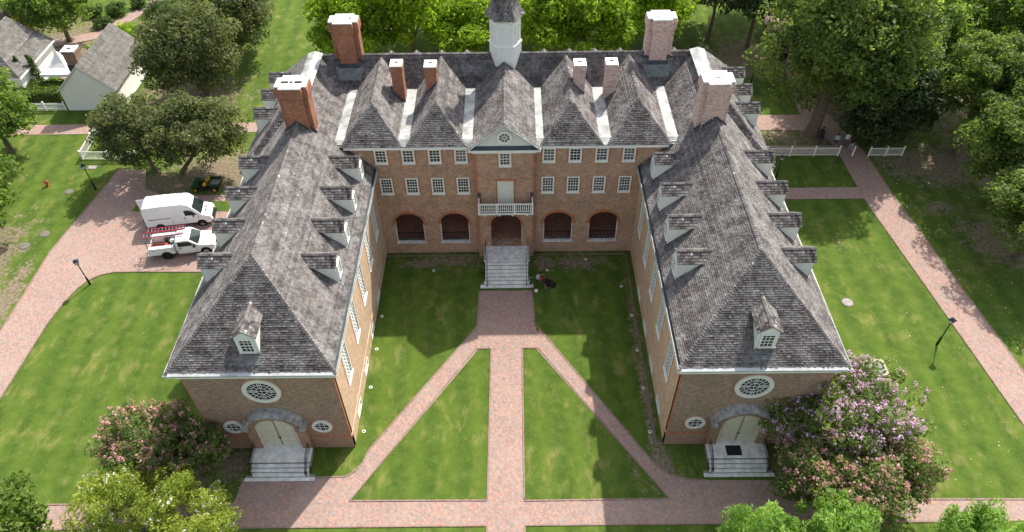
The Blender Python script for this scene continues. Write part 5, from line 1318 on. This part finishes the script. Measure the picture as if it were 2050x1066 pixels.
# ================================================================== VEHICLES
def wheel(parent, x, y, r, w, rim='chrome', side=1):
    t_ = obj('wheel', MB().lathe([(r * .62, -w / 2), (r * .94, -w / 2), (r, -w / 4), (r, w / 4), (r * .94, w / 2), (r * .62, w / 2)], n=20, ax='Y').mesh('wheel'), 'black', parent)
    t_.location = (x, y, r)
    obj('rim', MB().lathe([(r * .60, -w / 2 - .005), (r * .56, -w / 2 + .03), (r * .22, -w / 2 + .045), (r * .2, -w / 2 - .01), (r * .02, -w / 2 - .015)] if side < 0 else [(r * .60, w / 2 + .005), (r * .56, w / 2 - .03), (r * .22, w / 2 - .045), (r * .2, w / 2 + .01), (r * .02, w / 2 + .015)], n=16, ax='Y').mesh('rim'), rim, t_)
def loft(prof_pts, ys):
    """side outline (x, z) lofted across the width; ys: list of (y, inset function)"""
    m = MB(); n = len(prof_pts); cx = sum(p[0] for p in prof_pts) / n
    for y, ins in ys: m.v += [(x + (cx - x) * ins * .06, y * (1 - .10 * max(0, (z - 1.1)) / 1.6), z - (ins * .05 if z > .7 else 0)) for x, z in prof_pts]
    for i in range(len(ys) - 1):
        for k in range(n): m.f.append((i * n + k, i * n + (k + 1) % n, (i + 1) * n + (k + 1) % n, (i + 1) * n + k))
    m.f.append(tuple(range(n))[::-1]); m.f.append(tuple((len(ys) - 1) * n + k for k in range(n))); return m
van = thing('delivery_van', 'white high roofed cargo van parked beside the left wing', 'van', (-30.85, 24.3, 0), R(9))
vp = [(-3.0, .42), (-3.02, .9), (-2.98, 1.9), (-2.88, 2.55), (-2.7, 2.68), (-1.0, 2.73), (.75, 2.70), (1.15, 2.58), (1.5, 2.2), (2.15, 1.36), (2.75, 1.12), (2.93, .95), (2.98, .55), (2.9, .36)]
loft(vp, [(-1.02, 1.0), (-.97, .15), (-.6, 0), (.6, 0), (.97, .15), (1.02, 1.0)]).build('body', 'van_white', van, bevel=.04)
def vy(z): return 1.0 * (1 - .10 * max(0, z - 1.1) / 1.6)
wsh = MB().add([(1.50, -.80, 2.20), (1.50, .80, 2.20), (1.56, .76, 2.14), (2.14, .86, 1.40), (2.16, 0, 1.385), (2.14, -.86, 1.40), (1.56, -.76, 2.14), (1.52, 0, 2.20)], [(7, 1, 2, 3, 4, 5, 6, 0)])
for i in range(len(wsh.v)): x, y, z = wsh.v[i]; wsh.v[i] = (x + .03, y, z + .035)
wsh.build('windscreen', 'carglass', van)
for e in (-1, 1):
    sw = MB().add([(x, e * (vy(z) + .018), z) for x, z in ((.72, 1.42), (1.78, 1.40), (1.42, 1.92), (1.05, 2.02), (.72, 2.02))], [(0, 1, 2, 3, 4)]); sw.build('side_window', 'carglass', van)
    MB().box(1.45, 1.55, min(e * 1.04, e * 1.28), max(e * 1.04, e * 1.28), 1.36, 1.62).build('mirror', 'black', van, bevel=.03)
    MB().box(-2.85, 2.2, min(e * 1.015, e * 1.05), max(e * 1.015, e * 1.05), .36, .52).build('sill_trim', 'black', van)
    for x in (1.35,): obj('door_handle', MB().box(.55, .72, min(e * 1.02, e * 1.05), max(e * 1.02, e * 1.05), 1.15, 1.2).mesh('door_handle'), 'black', van)
    MB().box(-2.6, -.6, min(e * 1.012, e * 1.03), max(e * 1.012, e * 1.03), 1.32, 1.36).build('slide_rail', 'black', van)
    gaps = MB()
    for x in (-.5, .66, 1.82): gaps.box(x - .008, x + .008, min(e * 1.0, e * 1.026), max(e * 1.0, e * 1.026), .55, 1.3)
    gaps.build('door_gaps', 'black', van)
    wheel(van, 1.98, e * .92, .35, .22, 'chrome', e); wheel(van, -1.75, e * .92, .35, .22, 'chrome', e)
    for x in (1.98, -1.75): MB().lathe([(.43, 0), (.43, .02)], (x, e * 1.022 - .01, .37), 20, 'Y').build('wheel_arch', 'black', van)
    hl = MB().add([(2.70, e * .62, 1.15), (2.88, e * .66, .98), (2.86, e * .95, .98), (2.5, e * .97, 1.16)], [(0, 1, 2, 3)])
    for i in range(4): x, y, z = hl.v[i]; hl.v[i] = (x + .03, y, z + .03)
    hl.build('headlight', 'headlamp', van)
    MB().box(-3.05, -3.0, min(e * .86, e * .98), max(e * .86, e * .98), .9, 1.5).build('tail_light', 'lampred', van)
MB().box(2.9, 3.02, -.6, .6, .62, .9).build('grille', 'black', van, bevel=.02); MB().box(2.86, 3.05, -.95, .95, .32, .5).build('bumper', 'black', van, bevel=.03)
MB().box(-3.12, -3.02, -.95, .95, .36, .55).build('rear_bumper', 'black', van, bevel=.02)
MB().box(2.35, 2.5, -.35, -.2, 1.30, 1.33).box(2.35, 2.5, .2, .35, 1.30, 1.33).split('bonnet_vent', 'black', van)
MB().box(-3.75, -3.03, .95, 1.0, .6, 2.3).build('open_rear_door', 'van_white', van, bevel=.02)
for y in (-.5, 0, .5):
    MB().box(-2.5, .5, y - .03, y + .03, 2.715, 2.745).build('roof_rib', 'van_white', van)

tr = thing('utility_truck', 'white utility pickup with service body and red ladders on its rack', 'truck', (-29.1, 20.5, 0), R(9.2))
cab = [(-.75, .5), (-.78, 1.05), (-.72, 1.75), (-.62, 1.86), (.35, 1.88), (.55, 1.82), (1.25, 1.22), (2.45, 1.12), (2.62, 1.0), (2.68, .6), (2.6, .42), (-.7, .42)]
loft(cab, [(-.99, 1.0), (-.95, .2), (-.5, 0), (.5, 0), (.95, .2), (.99, 1.0)]).build('cab', 'van_white', tr, bevel=.035)
w_ = MB().add([(.58, -.74, 1.80), (.58, .74, 1.80), (1.22, .84, 1.27), (1.27, 0, 1.25), (1.22, -.84, 1.27)], [(0, 1, 2, 3, 4)])
for i in range(len(w_.v)): x, y, z = w_.v[i]; w_.v[i] = (x + .03, y, z + .03)
w_.build('windscreen', 'carglass', tr)
MB().add([(-.80, -.7, 1.2), (-.80, .7, 1.2), (-.76, .66, 1.7), (-.76, -.66, 1.7)], [(0, 1, 2, 3)]).build('rear_window', 'carglass', tr)
for e in (-1, 1):
    def ty(z): return .97 * (1 - .10 * max(0, z - 1.1) / 1.6) + .02
    MB().add([(x, e * ty(z), z) for x, z in ((-.5, 1.22), (.98, 1.22), (.5, 1.70), (-.45, 1.72))], [(0, 1, 2, 3)]).build('side_window', 'carglass', tr)
    MB().box(.82, .98, min(e * 1.02, e * 1.26), max(e * 1.02, e * 1.26), 1.18, 1.42).build('mirror', 'black', tr, bevel=.03)
    MB().box(-.35, .7, min(e * 1.0, e * 1.03), max(e * 1.0, e * 1.03), .38, .46).build('side_step', 'chrome', tr)
    gp_ = MB()
    for x in (-.55, .98): gp_.box(x - .008, x + .008, min(e * .97, e * 1.004), max(e * .97, e * 1.004), .5, 1.15)
    gp_.build('door_gaps', 'black', tr)
    MB().box(-.42, -.25, min(e * .98, e * 1.015), max(e * .98, e * 1.015), 1.02, 1.07).build('door_handle', 'black', tr)
    wheel(tr, 1.72, e * .88, .39, .26, 'chrome', e); wheel(tr, -1.66, e * .88, .39, .26, 'chrome', e)
    for x in (1.72, -1.66): MB().lathe([(.48, 0), (.48, .02)], (x, e * (1.0 if x > 0 else 1.055) - .01, .42), 20, 'Y').build('wheel_arch', 'black', tr)
    sb = MB().box(-3.05, -.86, min(e * .62, e * 1.04), max(e * .62, e * 1.04), .58, 1.36).build('service_box', 'van_white', tr, bevel=.02)
    for x0, x1, z0, z1 in ((-3.0, -2.3, .66, 1.3), (-2.25, -1.15, .95, 1.3), (-1.1, -.9, .66, 1.3)):
        obj('box_door', MB().box(x0, x1, min(e * 1.04, e * 1.062), max(e * 1.04, e * 1.062), z0, z1).mesh('box_door'), 'van_white', sb, bevel=.012)
        obj('latch', MB().box((x0 + x1) / 2 - .05, (x0 + x1) / 2 + .05, min(e * 1.06, e * 1.08), max(e * 1.06, e * 1.08), 1.1, 1.16).mesh('latch'), 'black', sb)
    MB().add([(2.5, e * .6, 1.1), (2.68, e * .62, .85), (2.66, e * .94, .85), (2.42, e * .95, 1.08)], [(0, 1, 2, 3)]).build('headlight', 'headlamp', tr)
    MB().box(-3.10, -3.05, min(e * .8, e * 1.0), max(e * .8, e * 1.0), .75, 1.1).build('tail_light', 'lampred', tr)
MB().box(-3.05, -.86, -.619, .619, .62, .72).build('load_bed', 'grey', tr); MB().box(-3.1, -3.04, -.62, .62, .6, 1.15).build('tailgate', 'van_white', tr)
MB().box(2.62, 2.78, -.95, .95, .4, .62).build('bumper', 'chrome', tr, bevel=.03); MB().box(2.64, 2.72, -.6, .6, .68, 1.0).build('grille', 'black', tr, bevel=.02)
MB().box(-3.4, -3.1, -.95, .95, .45, .58).build('rear_bumper', 'van_white', tr, bevel=.02)
rk = MB().tube([(-3.0, -.98, 1.36), (-3.0, -.98, 2.05), (-3.0, .98, 2.05), (-3.0, .98, 1.36)], .035).tube([(-.95, -.98, 1.36), (-.95, -.98, 2.05), (-.95, .98, 2.05), (-.95, .98, 1.36)], .035)
rk.tube([(-3.3, -.98, 2.05), (.7, -.98, 2.05)], .03).tube([(-3.3, .98, 2.05), (.7, .98, 2.05)], .03).split('ladder_rack', 'iron', tr)
def ladder(label, loc, rz, L, tilt=0, mat='red'):
    o = thing('ladder', label, 'ladder', loc, rz); o.rotation_euler = (tilt, 0, rz)
    for y in (-.21, .21): obj('side_rail', MB().box(0, L, y - .035, y + .035, -.04, .04).mesh('side_rail'), mat, o)
    rg = MB().box(-.02, .02, -.175, .175, -.02, .02).mesh('rung')
    for k in range(int(L / .3)): r = obj('rung', rg, 'chrome', o); r.location = (.2 + k * .3, 0, 0)
    return o
cs, sn = math.cos(R(9.2)), math.sin(R(9.2))
def tl(x, y, z): return (-29.1 + x * cs - y * sn, 20.5 + x * sn + y * cs, z)
ladder('red extension ladder on the far side of the truck rack, over the van side', tl(-3.2, .62, 2.15), R(9.2), 3.4, R(0))
ladder('red ladder on the truck rack, nearer one', tl(-3.5, .02, 2.15), R(9.2), 3.6, R(25))
tool = thing('traffic_cones_tray', 'orange plastic tray of tools in the truck bed', 'tool tray', tl(-2.6, -.35, .722), R(9.2))
obj('tray', MB().box(-.3, 1.1, -.2, .2, 0, .5).mesh('tray'), 'orange', tool, bevel=.02); obj('tool_roll', MB().tube([(-.2, .05, .56), (.9, -.05, .56)], .06).mesh('tool_roll'), 'red', tool)
for x, y, r, lb in ((-1.25, .15, .24, 'coil of white cable behind the truck cab'), (-1.75, .4, .2, 'coil of black cable in the truck bed')):
    o = thing('cable_reel', lb, 'cable reel', tl(x, y, .722), .5); mm_ = MB().lathe([(r, 0), (r, .05), (r * .5, .06), (r * .5, .4), (r, .41), (r, .46)], n=14)
    obj('reel', mm_.mesh('reel'), 'van_white' if 'white' in lb else 'black', o); obj('cable', MB().lathe([(r * .85, .07), (r * .9, .2), (r * .85, .4)], n=14).mesh('cable'), 'grey' if 'white' in lb else 'iron', o)
tb = thing('toolbox', 'black tool box behind the cab of the truck', 'tool box', tl(-1.1, -.35, .722), R(9.2))
obj('case', MB().box(-.2, .25, -.22, .22, 0, .5).mesh('case'), 'black', tb, bevel=.02); obj('handle', MB().tube([(-.1, 0, .5), (-.1, 0, .58), (.15, 0, .58), (.15, 0, .5)], .015).mesh('handle'), 'chrome', tb)

ct = thing('utility_cart', 'green and yellow utility cart with grey cargo bed under the dark trees', 'utility vehicle', (-29.95, 29.15, 0), R(180))
MB().box(-1.3, 1.2, -.62, .62, .35, .5).build('chassis', 'black', ct, bevel=.03)
hd_ = [(.45, .5), (1.35, .5), (1.38, .75), (1.1, .92), (.5, 1.02)]
MB().prism([(x, -.6, z) for x, z in hd_], (0, 1.2, 0)).build('bonnet', 'green', ct, bevel=.06)
for e in (-1, 1):
    wheel(ct, .95, e * .6, .29, .24, 'yellow', e); wheel(ct, -.95, e * .6, .31, .28, 'yellow', e)
    MB().box(.7, 1.25, min(e * .5, e * .74), max(e * .5, e * .74), .6, .66).build('mudguard', 'green', ct, bevel=.03)
    MB().box(1.36, 1.4, min(e * .35, e * .52), max(e * .35, e * .52), .66, .76).build('headlight', 'headlamp', ct)
    s_ = MB().box(-.22, .2, min(e * .08, e * .52), max(e * .08, e * .52), .62, .78).build('seat', 'yellow', ct, bevel=.05)
    obj('backrest', MB().box(-.32, -.2, min(e * .1, e * .5), max(e * .1, e * .5), .74, 1.2).mesh('backrest'), 'yellow', s_, bevel=.05)
    MB().tube([(.42, e * .6, .95), (.3, e * .6, 1.75), (-.38, e * .6, 1.78), (-.42, e * .6, .6)], .028).build('roll_bar', 'black', ct)
MB().box(-.3, .45, -.6, .6, .5, .6).build('floor_pan', 'black', ct)
MB().box(-1.5, -.45, -.62, .62, .62, .68).build('cargo_bed', 'grey', ct)
for bx in ((-1.52, -.43, -.66, -.62), (-1.52, -.43, .62, .66), (-1.54, -1.5, -.66, .66), (-.45, -.41, -.66, .66)): MB().box(*bx, .62, .98).build('bed_side', 'green', ct, bevel=.01)
MB().box(-1.45, -.5, -.66 - .012, -.66, .9, .93).build('trim_line', 'yellow', ct)
MB().tube([(.5, .3, .95), (.35, .3, 1.1)], .02).lathe([(.17, 0), (.17, .02)], (.33, .3, 1.1), 14).build('steering_wheel', 'black', ct)

# bicycles leaning by the steps
def bicycle(label, loc, rz, lean, extra=None):
    o = thing('bicycle', label, 'bicycle', loc, rz); o.rotation_euler = (lean, 0, rz)
    for x in (-.52, .52):
        m = MB(); n = 22
        pts = [(x + .33 * math.cos(2 * math.pi * k / n), 0, .34 + .33 * math.sin(2 * math.pi * k / n)) for k in range(n + 1)]
        w = obj('wheel', m.tube(pts, .022, 6, False).mesh('wheel'), 'black', o)
        sp = MB()
        for k in range(8): a_ = math.pi * k / 8; sp.tube([(x - .32 * math.cos(a_), 0, .34 - .32 * math.sin(a_)), (x + .32 * math.cos(a_), 0, .34 + .32 * math.sin(a_))], .004, 4)
        obj('spokes', sp.mesh('spokes'), 'chrome', w)
    obj('frame', MB().tube([(-.52, 0, .34), (-.12, 0, .34), (.38, 0, .78), (-.2, 0, .8), (-.12, 0, .34)], .02).tube([(-.52, 0, .34), (-.2, 0, .8)], .015).tube([(.52, 0, .34), (.36, 0, .92)], .018).mesh('frame'), extra or 'iron', o)
    obj('handlebar', MB().tube([(.3, -.28, .95), (.4, -.1, .98), (.4, .1, .98), (.3, .28, .95)], .015).mesh('handlebar'), 'chrome', o)
    obj('saddle', MB().box(-.34, -.1, -.07, .07, .92, .98).tube([(-.2, 0, .78), (-.22, 0, .93)], .014).mesh('saddle'), 'black', o, bevel=.02)
    obj('pedals', MB().tube([(-.12, -.16, .2), (-.12, .16, .48)], .015).mesh('pedals'), 'chrome', o); return o
bicycle('grey bicycle leaning against the right end of the courtyard steps', (2.05, 15.2, 0), R(100), R(-12), 'chrome')
bk = bicycle('dark bicycle with a red frame standing on the grass beside the steps', (2.85, 15.45, 0), R(118), R(10), 'red')
bg1 = thing('bag', 'white bag hung on the dark bicycle', 'bag', (2.55, 15.85, .78), .3)
obj('sack', MB().lathe([(.08, -.26), (.2, -.2), (.22, 0), (.17, .12), (.06, .17)], n=12).mesh('sack'), 'bag_pale', bg1); obj('strap', MB().tube([(-.1, 0, .2), (0, 0, .34), (.1, 0, .2)], .015).mesh('strap'), 'grey', bg1)
bg2 = thing('bag', 'red bag strapped behind the white bag on the dark bicycle', 'bag', (2.88, 15.45, .95), .5)
obj('sack', MB().box(-.2, .2, -.17, .17, -.14, .14).mesh('sack'), 'red', bg2, bevel=.06); obj('strap', MB().box(-.03, .03, -.18, .18, -.15, .155).mesh('strap'), 'black', bg2)
bg3 = thing('duffel_bag', 'black duffel bag lying on the grass right of the bicycles', 'bag', (3.55, 15.55, 0), -.6)
obj('sack', MB().lathe([(.1, -.55), (.24, -.48), (.27, 0), (.24, .48), (.1, .55)], (0, 0, .25), 12, 'X').mesh('sack'), 'black', bg3); obj('handle', MB().tube([(-.25, 0, .5), (-.1, 0, .66), (.1, 0, .66), (.25, 0, .5)], .02).mesh('handle'), 'iron', bg3)
bg4 = thing('helmet', 'white bicycle helmet on the grass near the bottom step', 'helmet', (2.35, 14.85, 0), .2)
obj('shell', MB().lathe([(.16, .0), (.17, .05), (.14, .14), (.06, .19), (.01, .2)], n=14).mesh('shell'), 'white', bg4); obj('chin_strap', MB().tube([(-.1, 0, .02), (0, .2, .01), (.1, 0, .02)], .01).mesh('chin_strap'), 'black', bg4)

# ================================================================== PEOPLE
def skinmat(name, shirt, legs, sk=(.40, .24, .17), shorts=False):
    t = NT(name); sx = t.new('ShaderNodeSeparateXYZ'); t.link(t.obj(), sx.inputs[0])
    z = t.math('DIVIDE', sx.outputs[2], 1.8)
    st = [(0, (.03, .03, .03)), (.045, sk if shorts else legs), (.27 if shorts else .28, legs), (.515, shirt), (.815, sk)]
    t.col(t.ramp(z, st, 'CONSTANT')); t.rough(.8); return t.m
def person(label, x, y, rz, shirt, legs, hair, h=1.72, stride=.22, shorts=False, arm=.2, hat=False):
    o = thing('person', label, 'person', (x, y, 0), rz)
    J = {'pelvis': (0, 0, .95), 'belly': (0, 0, 1.12), 'chest': (.01, 0, 1.34), 'neck': (.02, 0, 1.50), 'head': (.04, 0, 1.60), 'crown': (.04, 0, 1.74),
         'hipl': (0, .1, .88), 'kneel': (stride * .55, .1, .49), 'anklel': (stride * .8, .1, .08), 'toel': (stride * .8 + .17, .11, .04),
         'hipr': (0, -.1, .88), 'kneer': (-stride * .1, -.1, .49), 'ankler': (-stride * .9, -.1, .1), 'toer': (-stride * .9 + .16, -.11, .04),
         'shl': (0, .19, 1.42), 'ell': (-arm * .4, .25, 1.14), 'wrl': (-arm * .1, .25, .90), 'hal': (arm * .1, .24, .80),
         'shr': (0, -.19, 1.42), 'elr': (arm * .4, -.25, 1.14), 'wrr': (arm * 1.1, -.24, .93), 'har': (arm * 1.4, -.23, .84)}
    Rr = dict(pelvis=.15, belly=.135, chest=.16, neck=.06, head=.10, crown=.085, hipl=.1, hipr=.1, kneel=.065, kneer=.065, anklel=.045, ankler=.045, toel=.04, toer=.04, shl=.07, shr=.07, ell=.048, elr=.048, wrl=.034, wrr=.034, hal=.038, har=.038)
    E = ['pelvis belly', 'belly chest', 'chest neck', 'neck head', 'head crown', 'pelvis hipl', 'hipl kneel', 'kneel anklel', 'anklel toel', 'pelvis hipr', 'hipr kneer', 'kneer ankler', 'ankler toer', 'chest shl', 'shl ell', 'ell wrl', 'wrl hal', 'chest shr', 'shr elr', 'elr wrr', 'wrr har']
    ks = list(J); k = h / 1.8
    me = bpy.data.meshes.new('body'); me.from_pydata([tuple(c * k for c in J[q]) for q in ks], [tuple(ks.index(w) for w in e.split()) for e in E], [])
    bo = obj('body', me, skinmat('clothed figure', shirt, legs, shorts=shorts), o)
    bo.modifiers.new('skin', 'SKIN'); 
    for q, v in zip(ks, me.skin_vertices[0].data): v.radius = (Rr[q] * k * (1.0 if q not in ('chest', 'pelvis', 'belly') else .82), Rr[q] * k)
    me.skin_vertices[0].data[0].use_root = True
    ss = bo.modifiers.new('sub', 'SUBSURF'); ss.levels = 1; ss.render_levels = 2
    hm = MB().lathe([(.10, 0), (.115, .05), (.10, .12), (.05, .165), (.01, .17)], (.03 * k, 0, 1.63 * k), 12)
    if hat: hm.lathe([(.2, 0), (.2, .015)], (.03 * k, 0, 1.66 * k), 14)
    obj('hat' if hat else 'hair', hm.mesh('hair'), simple('hair', hair, .7, .2), o); return o
person('person in dark navy clothes standing beside the big oak trunk', 33.0, 36.0, R(200), (.012, .014, .03), (.015, .017, .03), (.015, .012, .01))
person('person in dark clothes and jeans just in front of the navy one, near the fence', 32.75, 35.2, R(170), (.02, .02, .025), (.05, .06, .09), (.04, .03, .02), h=1.66)
person('person in a pale teal shirt and black shorts walking behind the fence end', 34.15, 34.8, R(250), (.32, .44, .47), (.015, .015, .017), (.012, .01, .009), shorts=True)
person('person in a white shirt near the gate gap', 35.25, 34.9, R(80), (.70, .71, .76), (.10, .12, .18), (.12, .09, .06), shorts=False)
person('person in a black top and pale trousers stepping through the gate gap', 35.55, 34.2, R(275), (.02, .02, .022), (.36, .37, .40), (.05, .035, .025), h=1.65)
